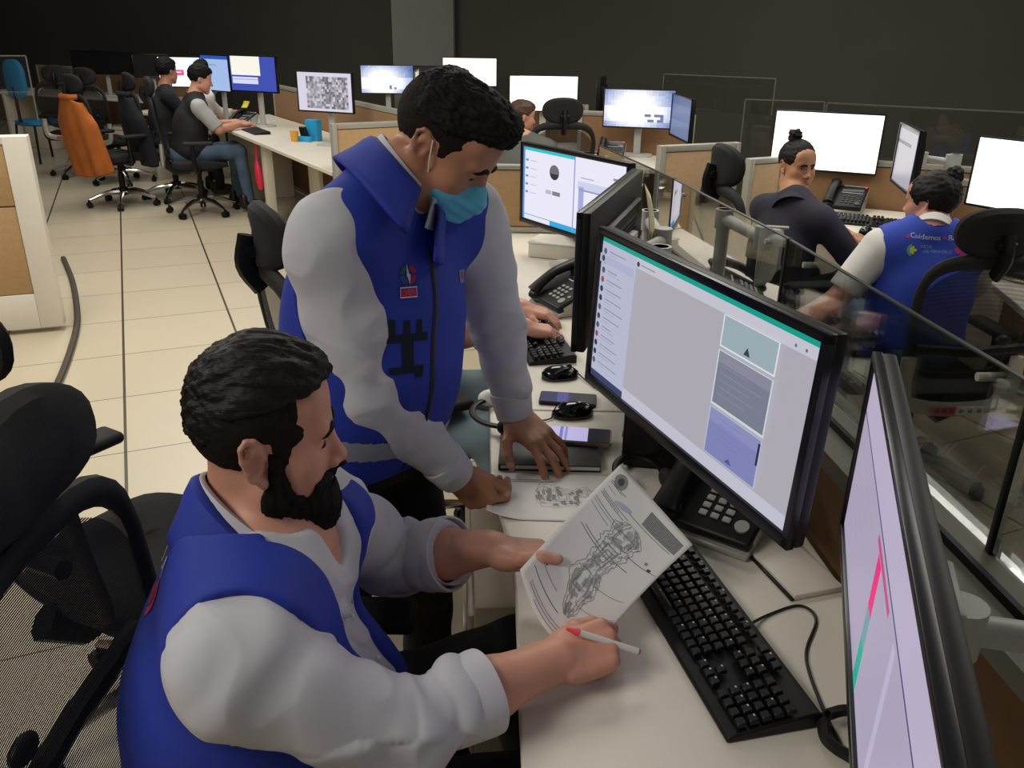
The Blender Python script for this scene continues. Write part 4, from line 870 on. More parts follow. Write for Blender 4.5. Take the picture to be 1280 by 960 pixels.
SHIRTW = mat('white_shirt', '#dcdad6', 0.8, var=0.02, vscale=12, bump=0.05, bscale=900)
VEST = mat('royal_blue_cloth', '#182f98', 0.75, var=0.06, vscale=10, bump=0.06, bscale=900)
VESTL = mat('royal_blue_cloth_bright', '#2a45b4', 0.75, var=0.05, vscale=10, bump=0.06, bscale=900)
TROUS = mat('black_trouser_cloth', '#0b0b0e', 0.9, var=0.1, vscale=20, bump=0.08, bscale=700)
DENIM = mat('blue_denim', '#4d6076', 0.9, var=0.18, vscale=12, bump=0.12, bscale=700)
DENIML = mat('pale_denim', '#7c8f96', 0.9, var=0.15, vscale=12, bump=0.12, bscale=700)
SHOEM = mat('dark_shoe_leather', '#17130f', 0.4, var=0.1)
REFL = mat('reflective_band', '#8f959b', 0.35, var=0.04)
# ---------------------------------------------------------------- head
def frame3(f, up=(0, 0, 1), roll=0.0):
    """columns: left, forward, up"""
    f = unit(f); l = unit(np.cross(nv(up), f)); u = np.cross(f, l)
    if roll: l, u = l * math.cos(roll) + u * math.sin(roll), u * math.cos(roll) - l * math.sin(roll)
    return np.stack([l, f, u], 1)
class Head:
    def __init__(s, c, f, s_=1.0, roll=0.0, up=(0, 0, 1), sf=1.0):
        s.c, s.R, s.s, s.sf = nv(c), frame3(f, up, roll), s_, sf
    def w(s, l, f, u): return s.c + s.R @ (nv(l, f * s.sf, u) * s.s)
    def E(s, c, r, R=None): return Ell(s.w(*c), nv(r) * nv(1, s.sf, 1) * s.s, s.R if R is None else s.R @ R)
    def C(s, a, b, ra, rb=None, flat=None): return Cap(s.w(*a), s.w(*b), ra * s.s, (ra if rb is None else rb) * s.s, None if flat is None else (s.R @ nv(flat[0]), flat[1]))
    def fn(s, f, m=0.22):
        k = s.s; return Fn(lambda l, ff, u: f(l / k, ff / (k * s.sf), u / k) * k, s.c, s.R, s.c - m, s.c + m)
    def build(s, F, fem=False, ears=True, closed=0.55, fine=True):
        F.add(s.E((0, -0.012, 0.040), (0.076, 0.098, 0.086)), 0.0)
        F.add(s.E((0, 0.030, -0.015), (0.066, 0.066, 0.092)), 0.03)
        j = 0.047 if fem else 0.053
        for sd in (-1, 1):
            F.add(s.C((sd * j, 0.005, -0.058), (sd * 0.012, 0.072, -0.094), 0.021, 0.017), 0.03)
            F.add(s.E((sd * 0.046, 0.058, -0.022), (0.022, 0.024, 0.022)), 0.025)
            F.add(s.E((sd * 0.040, 0.048, -0.055), (0.024, 0.030, 0.026)), 0.025)
        F.add(s.E((0, 0.076, -0.096), (0.020, 0.017, 0.016)), 0.02)
        F.add(s.E((0, 0.070, 0.060), (0.050, 0.022, 0.036)), 0.03)
        if fine:
            F.add(s.C((-0.036, 0.082, 0.024), (0.036, 0.082, 0.024), 0.0115), 0.016)
            for sd in (-1, 1): F.sub(s.E((sd * 0.032, 0.097, 0.006), (0.019, 0.015, 0.012)), 0.012)
            F.add(s.E((0, 0.080, -0.062), (0.030, 0.018, 0.026)), 0.02)
            F.add(s.C((0, 0.089, 0.018), (0, 0.111, -0.026), 0.0075, 0.0105), 0.013)
            F.add(s.E((0, 0.114, -0.030), (0.0105, 0.0105, 0.0095)), 0.008)
            for sd in (-1, 1):
                F.add(s.E((sd * 0.0135, 0.103, -0.034), (0.0085, 0.0105, 0.0080)), 0.007)
                F.sub(s.E((sd * 0.008, 0.107, -0.0435), (0.0042, 0.0055, 0.0035)), 0.003)
                # eyelids over the eyeball
                eb = s.w(sd * 0.032, 0.0765, 0.006)
                F.add(s.E((sd * 0.032, 0.0765, 0.006), (0.0135, 0.0135, 0.0135)), 0.004)
                a0 = 0.0135 * (1 - 2 * closed)
                F.sub(s.E((sd * 0.032, 0.092, 0.006 + a0 * 0.55 - 0.0022), (0.0115, 0.008, 0.0032 * (1.6 - closed))), 0.0015)
            for sd in (-1, 1):
                F.add(s.C((0, 0.0965, -0.0565), (sd * 0.020, 0.088, -0.0600), 0.0058, 0.0028), 0.005)
                F.add(s.C((0, 0.0950, -0.0665), (sd * 0.019, 0.087, -0.0620), 0.0066, 0.0030), 0.005)
            F.sub(s.C((-0.021, 0.0935, -0.0612), (0.021, 0.0935, -0.0612), 0.0016), 0.004)
            F.sub(s.C((-0.012, 0.099, -0.079), (0.012, 0.099, -0.079), 0.006), 0.008)
        else:
            F.add(s.C((0, 0.088, 0.018), (0, 0.112, -0.028), 0.009, 0.013), 0.012)
            F.add(s.E((0, 0.082, -0.062), (0.026, 0.016, 0.016)), 0.02)
            for sd in (-1, 1): F.sub(s.E((sd * 0.032, 0.098, 0.006), (0.018, 0.013, 0.010)), 0.01)
        if ears:
            for sd in (-1, 1):
                t = rad(-14); B = np.array([[math.cos(0.35), -sd * math.sin(0.35), 0], [sd * math.sin(0.35), math.cos(0.35), 0], [0, 0, 1]])
                oc = lambda f, u, o=0.0: (sd * (0.0755 - 0.30 * (f + 0.002) + o), f - 0.22 * u, u)
                F.add(s.E(oc(-0.010, 0.0), (0.0075, 0.0160, 0.030), B), 0.006)
                if fine:
                    pts = [(0.006, 0.006), (0.005, 0.020), (-0.003, 0.031), (-0.013, 0.032), (-0.022, 0.023), (-0.024, 0.006), (-0.020, -0.010), (-0.012, -0.022), (-0.004, -0.031)]
                    for a, b in zip(pts[:-1], pts[1:]): F.add(s.C(oc(*a, 0.004), oc(*b, 0.004), 0.0040), 0.003)
                    F.add(s.E(oc(-0.004, -0.029, 0.001), (0.005, 0.008, 0.009)), 0.004)
                    F.sub(s.E(oc(-0.006, -0.001, 0.008), (0.0075, 0.0095, 0.0135)), 0.005)
                    F.sub(s.E(oc(-0.016, 0.016, 0.007), (0.004, 0.006, 0.008)), 0.004)
        return F
    def lipmask(s, C):
        L = (C - s.c) @ s.R / s.s / nv(1, s.sf, 1); q = np.abs(L[:, 0]) / 0.021
        return (q < 1) & (L[:, 1] > 0.080) & (L[:, 2] > -0.0615 - 0.0085 * (1 - q ** 2)) & (L[:, 2] < -0.0605 + 0.0062 * (1 - q ** 2)) & (np.abs(L[:, 2] + 0.0612) > 0.0)
    def grid(s, m=0.17): return s.c - m, s.c + m
# ---------------------------------------------------------------- hand
class Hand:
    def __init__(s, w, d, n, right, curls, spread=(8, 2, -4, -10), thumb=None, sc=1.0):
        s.w, s.d = nv(w), unit(d); n = nv(n); s.n = unit(n - s.d * (n @ s.d)); s.t = np.cross(s.n, s.d) if right else np.cross(s.d, s.n)
        s.sc = sc; s.curls, s.spread = curls, spread
        s.thumb = thumb or [(0.75, 0.62, -0.2), (0.9, 0.35, -0.25), (0.95, 0.1, -0.3)]
        s.tips = []; s.prims = []; s._make()
    def p(s, d, t, n): return s.w + (s.d * d + s.t * t + s.n * n) * s.sc
    def _make(s):
        k = s.sc; fb = [(0.088, 0.028), (0.093, 0.009), (0.088, -0.011), (0.078, -0.029)]
        ln = [(0.043, 0.026, 0.021), (0.047, 0.030, 0.022), (0.044, 0.027, 0.021), (0.034, 0.021, 0.018)]; rr = [0.0098, 0.0100, 0.0095, 0.0083]
        R = np.stack([s.t, s.d, s.n], 1)
        s.prims += [(Box(s.p(0.050, 0, -0.002), nv(0.040, 0.046, 0.0135) * k, R, 0.0125 * k), 0.004), (Cap(s.p(-0.03, 0, 0), s.p(0.018, 0, 0), 0.0285 * k, 0.029 * k, (s.n, 0.72)), 0.02),
                    (Ell(s.p(0.038, 0.024, -0.011), nv(0.017, 0.032, 0.015) * k, R), 0.012), (Ell(s.p(0.045, -0.028, -0.010), nv(0.014, 0.034, 0.013) * k, R), 0.012)]
        s.fing = []
        for i in range(4):
            base = s.p(fb[i][0], fb[i][1], 0.001); sp = rad(s.spread[i]); side = s.d * math.cos(sp) + s.t * math.sin(sp); a = 0; q = base; pts = [q]
            for j in range(3):
                a += rad(s.curls[i][j]); dr = side * math.cos(a) - s.n * math.sin(a); q = q + dr * ln[i][j] * k; pts.append(q)
            rs = [rr[i] * 1.05, rr[i], rr[i] * 0.92, rr[i] * 0.78]
            s.prims.append((Cap(s.p(fb[i][0] - 0.03, fb[i][1] * 0.85, -0.001), base, 0.0105 * k, rr[i] * 1.1 * k), 0.010))
            for j in range(3): s.prims.append((Cap(pts[j], pts[j + 1], rs[j] * k, rs[j + 1] * k), 0.006 if j == 0 else 0.003))
            s.fing.append(pts); nd = side * math.sin(a) + s.n * math.cos(a)
            s.tips.append((pts[3] - dr * 0.004 * k + nd * rs[3] * k, 0.0062 * k, nd))
        q = s.p(0.020, 0.026, -0.008); tl = (0.040, 0.034, 0.026); tr = (0.0145, 0.0122, 0.0110, 0.0088); s.tp = [q]
        for j, v in enumerate(s.thumb):
            v = unit(v); dr = s.d * v[0] + s.t * v[1] + s.n * v[2]; b = q + dr * tl[j] * k; s.prims.append((Cap(q, b, tr[j] * k, tr[j + 1] * k), 0.012 if j == 0 else 0.004)); q = b; s.tp.append(q)
        nd = unit(s.n * 0.6 + s.t * 0.5 - dr * ((s.n * 0.6 + s.t * 0.5) @ dr)); s.tips.append((q - dr * 0.003 * k + nd * tr[3] * k, 0.0078 * k, nd))
    def add(s, F):
        for p, k in s.prims: F.add(p, k * s.sc)
        return F
def curl(a, b, c): return [(a, b, c)] * 4
# ---------------------------------------------------------------- torso
def torso(P, C, N, SL, SR, l, g=1.0, belly=0.0, fem=False):
    P, C, N, SL, SR, l = map(nv, (P, C, N, SL, SR, l)); u = unit(N - P); l = unit(l - u * (l @ u)); f = np.cross(l, u)
    R = np.stack([l, f, u], 1); b = P * 0.5 + C * 0.5
    L = [(Ell(P + u * 0.01, nv(0.178, 0.128, 0.125) * g, R), 0.0), (Ell(b + f * (0.012 + belly), nv(0.160, 0.128 + belly, 0.17) * g, R), 0.07), (Ell(C, nv(0.168, 0.122, 0.175) * g, R), 0.07),
         (Ell(C + f * 0.05 + u * 0.03, nv(0.13, 0.07, 0.10) * g, R), 0.05),
         (Cap(SL * 0.82 + SR * 0.18, SR * 0.82 + SL * 0.18, 0.062 * g), 0.06), (Cap(N + u * 0.015, SL * 0.86 + N * 0.14, 0.050, 0.056 * g), 0.05), (Cap(N + u * 0.015, SR * 0.86 + N * 0.14, 0.050, 0.056 * g), 0.05)]
    return L, R
def boxof(pr, m):
    lo = np.min([p.bb()[0] for p in pr], 0) - m; hi = np.max([p.bb()[1] for p in pr], 0) + m; return lo, hi
# ================================================================ clothing helpers
def frameM(R): return np.array(R)
def collar(name, N, R, parent, m_, r0=0.062, r1=0.095, hb=0.055, hf=-0.03, fold=0.055, span=150, th=0.004, tip=0.03, nu=36, fw=1.0, fo=0.0, flare=0.10, taper=0.0):
    """a fold-over collar round the neck; R columns left, forward, up; opening in front"""
    def P_(u_, v):
        a = rad(-span + 2 * span * u_); c = math.cos(a); e = (1 - c) / 2          # a = 0 at the back
        h = hb + (hf - hb) * e ** 1.1; rr = r0 * (1 + flare * e); t = v
        tp = 1 - taper * e ** 3; rad_ = rr + (r1 - r0) * tp * (t if t > 0 else 0) ** 0.8; hh = h + 0.010 * math.sin(PI * min(1, t * 2.2)) - fold * tp * t - tip * t * e ** 3
        p = N + R @ nv(math.sin(a) * rad_, -c * rad_ * fw + fo + 0.012 * e, hh); return V(p)
    mb = MB(); mb.grid(P_, nu, 6); o = mb.obj(name, m_, parent, fixn=False)
    s = o.modifiers.new('thick', 'SOLIDIFY'); s.thickness = th; s.offset = 0; return o
def bvh_of(P, F): return BVHTree.FromPolygons([V(p) for p in P], [list(map(int, f)) for f in F])
def decal(name, bvh, o, n, xd, polys, mats, parent, lift=0.0012, sub=0.006):
    """flat lettering and badges laid onto a cloth surface"""
    n = V(n).normalized(); xd = V(xd); xd = (xd - n * xd.dot(n)).normalized(); yd = n.cross(xd); o = V(o); bm = bmesh.new(); mi = []
    def pj(x, y):
        q = o + xd * x + yd * y; h = bvh.ray_cast(q + n * 0.08, -n, 0.2)
        return (h[0] + h[1] * lift * (1 if h[1].dot(n) > 0 else -1)) if h[0] is not None else None
    for pts, k in polys:
        b2 = bmesh.new(); b2.faces.new([b2.verts.new((x, y, 0)) for x, y in pts])
        for _ in range(4):
            es = [e for e in b2.edges if e.calc_length() > sub]
            if not es: break
            bmesh.ops.subdivide_edges(b2, edges=es, cuts=1, use_grid_fill=True); bmesh.ops.triangulate(b2, faces=b2.faces[:])
        mp = {v: (bm.verts.new(p_) if p_ is not None else None) for v in b2.verts for p_ in (pj(v.co.x, v.co.y),)}
        for f in b2.faces:
            if any(mp[v] is None for v in f.verts): continue
            try: g_ = bm.faces.new([mp[v] for v in f.verts]); g_.material_index = k
            except ValueError: pass
        b2.free(); lift += 0.00012
    for f in bm.faces:
        f.normal_update()
        if f.normal.dot(n) < 0: f.normal_flip()
    me = bpy.data.meshes.new(name); bm.to_mesh(me); bm.free()
    for m in (mats if isinstance(mats, (list, tuple)) else [mats]): me.materials.append(m)
    ob = bpy.data.objects.new(name, me); COL.objects.link(ob); ob.parent = parent; return ob
def hit(bvh, u, v):
    d = ray(u, v); h = bvh.ray_cast(CAMP, d.normalized(), 30); return h[0], h[1]
def rect(x0, y0, x1, y1): return [(x0, y0), (x1, y0), (x1, y1), (x0, y1)]
def ring_arc(cx, cy, r0, r1, a0, a1, n=10): return [(cx + r1 * math.cos(rad(a0 + (a1 - a0) * i / n)), cy + r1 * math.sin(rad(a0 + (a1 - a0) * i / n))) for i in range(n + 1)] + [(cx + r0 * math.cos(rad(a1 + (a0 - a1) * i / n)), cy + r0 * math.sin(rad(a1 + (a0 - a1) * i / n))) for i in range(n + 1)]
def letters(t, size, cx, cy, k): return [([(x + cx, y + cy) for x, y in tri], k) for tri in text_polys(t, size)]
def tube_np(name, pts, r, m_, parent, seg=8, flat=1.0, upv=(0, 0, 1)): return MB().tube([V(p) for p in pts], r, seg, flat=flat, upv=upv).obj(name, m_, parent)
def eyes(H, parent, gaze=(0, 1, -0.5), r=0.0122):
    for sd in (-1, 1):
        c = H.w(sd * 0.032, 0.0768, 0.006); g = H.R @ unit(gaze); mb = MB(); mb.ell(c, (r * H.s * (0.5 + 0.5 * H.sf) * (0.97 if H.sf < 1 else 1),) * 3, u=20, v=14); e = mb.obj('eye', EYEW, parent)
        mb = MB(); mb.ell(c + g * r * H.s * 0.62, (0.0068 * H.s,) * 3, u=16, v=10); mb.obj('iris', EYEP, e)
def brows(H, parent, m_, bv, h=0.0022, th=1.0):
    for sd in (-1, 1):
        pts = []
        for i in range(9):
            t = i / 8; q = H.w(sd * (0.011 + 0.044 * t), 0.2, 0.0185 + 0.0095 * math.sin(PI * min(1, 0.15 + 0.75 * t)) - 0.004 * t); d = -(H.R @ unit((-sd * 0.0 - sd * 0.55 * t, 1, 0)))
            q = H.w(sd * (0.011 + 0.044 * t), 0.085 - 0.02 * t, 0.0185 + 0.0095 * math.sin(PI * min(1, 0.15 + 0.75 * t)) - 0.004 * t); hh = bv.ray_cast(V(q - d * 0.06), V(d), 0.12)
            if hh[0] is not None: pts.append(np.array(hh[0]))
        if len(pts) < 3: continue
        F = Field(np.min(pts, 0) - 0.012, np.max(pts, 0) + 0.012, h); n = len(pts)
        for i in range(n - 1): F.add(Cap(pts[i], pts[i + 1], (0.0042 + 0.0012 * math.sin(PI * i / n)) * th, 0.0042 * th * (1 - 0.4 * i / n)), 0.002)
        P, Q = F.mesh(1); P = rough(P, Q, 0.0010, 420); surf('eyebrow', P, Q, m_, parent)
def neckframe(R, N, top, k=0.5):
    u = unit(R[:, 2] * (1 - k) + unit(nv(top) - nv(N)) * k); l = unit(R[:, 0] - u * (R[:, 0] @ u)); return np.stack([l, np.cross(l, u), u], 1)
def streaks(H, P, F, amp, dirs=(60, 8, 60), seed=0.0):
    N = vnorm(P, F); L = (P - H.c) @ H.R / H.s; q = L * nv(dirs)
    d = np.array([mnoise.noise(V(a) + V((seed, 0, 0))) + 0.5 * mnoise.noise(V(a) * 2.3) for a in q]); return P + N * (d * amp)[:, None]
def shoes(pairs, parent, m_=None):
    for heel, toe in pairs:
        heel, toe = nv(heel), nv(toe); d = unit(toe - heel); F = Field(np.minimum(heel, toe) - 0.08, np.maximum(heel, toe) + nv(0.08, 0.08, 0.15), 0.006)
        F.add(Cap(heel + nv(0, 0, 0.045), toe + nv(0, 0, 0.035) - d * 0.04, 0.042, 0.042)); F.add(Cap(heel + nv(0, 0, 0.06), heel + nv(0, 0, 0.11), 0.04, 0.042), 0.03); F.sub(Box(heel + nv(0, 0, -0.2), nv(1, 1, 0.2)), 0.004)
        P, Q = F.mesh(1); surf('shoe', P, Q, m_ or SHOEM, parent)
def cuff(name, a, b, r0, r1, m_, parent, th=0.004):
    a, b = V(a), V(b); ax = (b - a).normalized(); L_ = (b - a).length; R_ = ax.to_track_quat('Z', 'Y').to_matrix(); mb = MB()
    prof = [(r0 - th, 0.0), (r0, 0.0015), (r0 + 0.0012, L_ * 0.15), (r1 + 0.0006, L_ * 0.85), (r1, L_ - 0.0015), (r1 - th, L_), (r1 - th - 0.002, L_ * 0.5)]
    rows = [[a + R_ @ V((r * (1 + 0.025 * math.sin(2 * t + 1) + 0.012 * math.sin(5 * t)) * math.cos(t), r * (1 + 0.025 * math.sin(2 * t + 1) + 0.012 * math.sin(5 * t)) * math.sin(t), z)) for t in (2 * PI * k / 40 for k in range(40))] for r, z in prof]
    mb.loft(rows, loop=True); return mb.obj(name, m_, parent)
def person(label, loc): return thing('person', label, 'person', loc)

# ================================================================ the bearded man sitting at the near desk
def seated_man():
    root = person('bearded man in an open royal blue vest sitting with a pen and paper', (0, 0, 0))
    P, C, N = nv(-0.420, 0.970, 0.53), nv(-0.390, 0.985, 0.775), nv(-0.352, 1.012, 0.972)
    l = unit(nv(-0.16, 0.987, 0)); SL, SR = nv(-0.300, 1.165, 0.925), nv(-0.335, 0.805, 0.925)
    EL, WL = nv(-0.205, 1.275, 0.765), nv(-0.032, 1.186, 0.852)
    ER, WR = nv(-0.140, 0.850, 0.795), nv(0.070, 0.985, 0.795)
    pr, R = torso(P, C, N, SL, SR, l, 1.13, 0.045)
    H = Head((-0.343, 1.050, 1.122), (0.970, 0.220, -0.07), 1.05, sf=0.86)
    # pen hand and paper hand
    HR = Hand(WR, (0.90, 0.32, 0.10), (-0.22, -0.55, 0.80), True, [(52, 62, 30), (66, 72, 40), (74, 76, 40), (78, 76, 40)], (4, 1, -3, -7), [(0.80, 0.50, -0.30), (0.93, 0.05, -0.28), (0.90, -0.30, -0.25)], 0.97)
    HL = Hand(WL, (0.97, -0.06, -0.05), (0.05, 0.22, 0.95), False, [(42, 48, 20), (50, 56, 26), (58, 62, 32), (64, 66, 35)], (3, 1, -2, -6), [(0.84, 0.48, 0.28), (0.96, 0.08, 0.22), (0.97, -0.10, -0.02)], 1.0)
    # --- body
    lo, hi = nv(-0.60, 0.66, 0.60), nv(0.22, 1.40, 1.30); F = Field(lo, hi, 0.0028)
    H.build(F, closed=0.72); F.add(H.C((0, -0.022, -0.045), (0, -0.026, -0.12), 0.054, 0.056), 0.02); F.add(Cap(H.w(0, -0.026, -0.10), N + nv(0, 0, 0.0), 0.056, 0.062), 0.02)
    for p, k in pr: F.add(p.grow(-0.006), k)
    for S, E, W in ((SL, EL, WL), (SR, ER, WR)):
        F.add(Cap(S, E, 0.056, 0.047), 0.03); F.add(Cap(E, E * 0.45 + W * 0.55, 0.046, 0.044), 0.02); F.add(Cap(E * 0.45 + W * 0.55, W, 0.043, 0.029), 0.01)
    HR.add(F); HL.add(F)
    Pv, Q = F.mesh(1); Cq = Pv[Q].mean(1); fm = np.zeros(len(Q), int); fm[H.lipmask(Cq)] = 1
    for h_ in (HR, HL):
        for c_, r_, nd in h_.tips: fm[np.linalg.norm(Cq - c_, axis=1) < r_] = 2
    surf('body', Pv, Q, [SKIN1, LIPS, NAIL], root, fm)
    eyes(H, root, (0, 1, -0.45)); brows(H, root, HAIRB, bvh_of(Pv, Q))
    # --- hair: faded sides, combed back top
    F = Field(*H.grid(0.16), 0.003)
    F.add(H.E((0, -0.012, 0.040), (0.0795, 0.1020, 0.090))); F.add(H.E((0, 0.030, -0.010), (0.0695, 0.0680, 0.092)), 0.02)
    F.cut(H.fn(lambda a, f, u: 0.75 * (np.interp(f, [-0.2, -0.09, -0.055, -0.030, -0.024, 0.014, 0.020, 0.036, 0.044, 0.060, 0.072, 0.084, 0.2], [-0.075, -0.068, -0.062, -0.050, 0.020, 0.024, -0.030, -0.028, 0.014, 0.024, 0.040, 0.062, 0.095]) + 0.0 * a - u)), 0.004)
    Pv, Q = F.mesh(1); Pv = streaks(H, Pv, Q, 0.0010, (140, 60, 90)); surf('short_side_hair', Pv, Q, HAIRF, root)
    F = Field(*H.grid(0.18), 0.003)
    F.add(H.E((0, -0.012, 0.052), (0.078, 0.094, 0.090))); F.add(H.E((0, 0.040, 0.090), (0.056, 0.060, 0.042)), 0.03); F.add(H.E((0, -0.066, 0.040), (0.060, 0.042, 0.066)), 0.03)
    F.cut(H.fn(lambda a, f, u: 0.8 * (np.interp(f, [-0.2, -0.10, -0.06, -0.02, 0.03, 0.065, 0.085, 0.11, 0.2], [0.0, -0.005, 0.030, 0.055, 0.066, 0.074, 0.084, 0.098, 0.16]) - u)), 0.012)
    Pv, Q = F.mesh(1); Pv = streaks(H, Pv, Q, 0.0060, (75, 11, 60), 3.0); Pv = streaks(H, Pv, Q, 0.0022, (260, 30, 200), 9.0); surf('hair', Pv, Q, HAIRBR, root)
    # --- beard and moustache
    F = Field(*H.grid(0.17), 0.0028)
    H.build(F, ears=False, fine=False); F.A -= 0.0055 * H.s
    for sd in (-1, 1):
        F.add(H.C((sd * 0.054, 0.014, -0.060), (sd * 0.016, 0.076, -0.100), 0.0265, 0.027), 0.02)
        F.add(H.C((sd * 0.006, 0.0985, -0.0490), (sd * 0.028, 0.087, -0.0580), 0.0070, 0.0064), 0.006)
    F.add(H.E((0, 0.078, -0.112), (0.040, 0.036, 0.031)), 0.02); F.add(H.C((0, 0.096, -0.083), (0, 0.094, -0.094), 0.009, 0.012), 0.008)
    F.cut(H.fn(lambda a, f, u: 0.8 * (u - np.interp(f, [-0.1, 0.010, 0.028, 0.036, 0.050, 0.064, 0.074, 0.078, 0.2], [0.015, 0.015, 0.002, -0.030, -0.050, -0.058, -0.052, -0.040, -0.038]))), 0.006)
    F.cut(H.fn(lambda a, f, u: 0.8 * (np.interp(u, [-0.2, -0.08, -0.055, -0.03, 0.2], [0.015, 0.000, -0.002, 0.008, 0.012]) - f)), 0.006)
    F.sub(H.C((-0.017, 0.095, -0.0615), (0.017, 0.095, -0.0615), 0.0092), 0.004)
    Pv, Q = F.mesh(1); Pv = streaks(H, Pv, Q, 0.0030, (150, 150, 50), 5.0); surf('beard', Pv, Q, BEARD, root)
    # --- shirt
    tor = [p for p, k in pr]
    cl = lambda E, W, t: E * (1 - t) + W * t
    lo, hi = boxof([p.grow(0.05) for p in tor] + [Cap(SR, ER, 0.09), Cap(ER, WR, 0.08), Cap(SL, EL, 0.09), Cap(EL, WL, 0.08)], 0.02); F = Field(lo, hi, 0.0035)
    for p, k in pr: F.add(p.grow(0.006), k)
    for S, E, W, t in ((SL, EL, WL, 0.60), (SR, ER, WR, 0.52)):
        F.add(Cap(S, E, 0.071, 0.061), 0.035); F.add(Cap(E, cl(E, W, t - 0.18), 0.060, 0.052), 0.025); a = cl(E, W, t - 0.20); b = cl(E, W, t)
        cr_ = 0.060 if S is SL else 0.0545; F.add(Cap(a, b, cr_, cr_ - 0.002), 0.004); ax = unit(W - E); F.sub(Fn(lambda X, Y, Z, q=b @ ax, ax=ax: -(X * ax[0] + Y * ax[1] + Z * ax[2] - q), nv(0, 0, 0), np.eye(3), b - 0.09, b + 0.09), 0.003) if False else None
        # flat cuff end
        M3 = np.stack([ax, unit(np.cross(ax, [0, 0, 1])), np.cross(ax, unit(np.cross(ax, [0, 0, 1])))], 1); F.sub(Box(b + ax * 0.10, nv(0.10, 0.12, 0.12), M3), 0.006); F.sub(Cap(b - ax * 0.02, b + ax * 0.02, 0.0455), 0.004)
    F.sub(Cap(N + nv(0.0, 0, 0.03), H.w(0, -0.03, -0.09), 0.074, 0.072), 0.01); F.sub(Ell(N + R @ nv(0, 0.085, 0.025), nv(0.028, 0.055, 0.055), R), 0.015)
    Pv, Q = F.mesh(2); Pv = wrinkle(Pv, Q, 0.0050, [(SR, ER, 1.0, 11), (ER, WR, 1.15, 14), (SL, EL, 1.0, 12), (EL, WL, 1.1, 14), (P, N, 0.35, 7)], seed=2); Pv = rough(Pv, Q, 0.0060, 11, ridged=True); Pv = lap(Pv, Q, 0.4)
    sh_ = surf('shirt', Pv, Q, SHIRT, root); bs = bvh_of(Pv, Q)
    for S, E, W, t, ra in ((SL, EL, WL, 0.60, 0.0655), (SR, ER, WR, 0.52, 0.0605)):
        cf = cuff('cuff', cl(E, W, t - 0.27), cl(E, W, t + 0.015), ra - 0.006, ra - 0.001, SHIRT, sh_)
        q = cl(E, W, t - 0.06); h_ = bs.ray_cast(V(q + nv(0, -0.2, 0.06)), V((0, 1, -0.3)).normalized(), 0.4)
        if h_[0] is not None: MB().ell(V(q) + (h_[0] - V(q)).normalized() * (ra + 0.001), (0.005, 0.0025, 0.005)).obj('button', WPL, cf)
    for z_ in (0.10, 0.03, -0.04, -0.11):
        h_ = bs.ray_cast(V(C + R @ nv(-0.012, 0.35, z_)), V(-R[:, 1]), 0.5)
        if h_[0] is not None: MB().ell(h_[0], (0.0055, 0.0055, 0.0055)).obj('button', WPL, sh_)
    NR = neckframe(R, N, H.w(0, -0.03, -0.06), 0.6); collar('shirt_collar', N, NR, root, SHIRT, r0=0.068, r1=0.090, hb=0.105, hf=-0.045, fold=0.045, span=166, tip=0.03, fo=0.004, flare=0.22)
    # --- vest, open in front
    lo, hi = boxof([p.grow(0.05) for p in tor], 0.04); F = Field(lo, hi, 0.0042)
    for p, k in pr: F.add(p.grow(0.0175), k)
    F.add(Ell(N + R @ nv(0, -0.050, -0.030), nv(0.135, 0.065, 0.085), R), 0.06)
    F.sub(Fn(lambda a, f, u: np.maximum(np.abs(a + 0.012) - (0.024 + 0.19 * np.maximum(u + 0.02, 0)), 0.02 - f), C, R, lo, hi), 0.012)
    F.sub(Cap(N + nv(0.0, 0, 0.015), H.w(0, -0.03, -0.05), 0.088, 0.125), 0.012)
    for S, E in ((SR, ER), (SL, EL)):
        sd = 1 if S is SL else -1; kk = 0.088 if sd < 0 else 0.070; F.sub(Cap(S + R @ nv(sd * 0.034, 0.005, 0.028 if sd < 0 else 0.0), S * 0.45 + E * 0.55 + R @ nv(sd * 0.03, 0, 0.01), kk, kk - 0.013), 0.012)
    F.sub(Box(P + nv(0, 0, -0.19), nv(0.6, 0.6, 0.09)), 0.005)
    Pv, Q = F.mesh(2); Pv = wrinkle(Pv, Q, 0.004, [(P, N, 1.0, 5)], seed=5); Pv = rough(Pv, Q, 0.004, 9); Pv = lap(Pv, Q, 0.4)
    vest = surf('vest', Pv, Q, VEST, root); bv = bvh_of(Pv, Q)
    vc = collar('vest_collar', N, NR, vest, VEST, r0=0.076, r1=0.125, hb=0.105, hf=-0.095, fold=0.075, span=140, tip=0.0, th=0.006, fo=0.006, flare=0.30, taper=0.95)
    WHT = mat('embroidery_white', '#c9cbd8', 0.8); PNK = mat('embroidery_magenta', '#c0285e', 0.8)
    b2_ = BVHTree.FromPolygons([V(p) for p in Pv] + [v.co.copy() for v in vc.data.vertices], [list(map(int, f)) for f in Q] + [[i + len(Pv) for i in p.vertices] for p in vc.data.polygons])
    o, n = hit(bv, 208, 704)
    if o is not None:
        dn = V((0.05, 0.0, 1)); decal('back_lettering', bv, o, V((-0.9, -0.45, 0.15)), V((0.1, -1, 0)), letters('CUIDA', 0.036, -0.046, -0.006, 0), [WHT], vest, lift=0.002)
    o, n = hit(bv, 192, 752)
    if o is not None:
        decal('back_emblem', bv, o, V((-0.9, -0.3, 0.15)), V((0, -1, 0)), [(ring_arc(-0.03, 0, 0.012, 0.021, -60, 60), 0), (ring_arc(-0.03, 0, 0.026, 0.036, -60, 60), 0), (ring_arc(-0.03, 0, 0, 0.007, 0, 350), 0)], [PNK], vest)
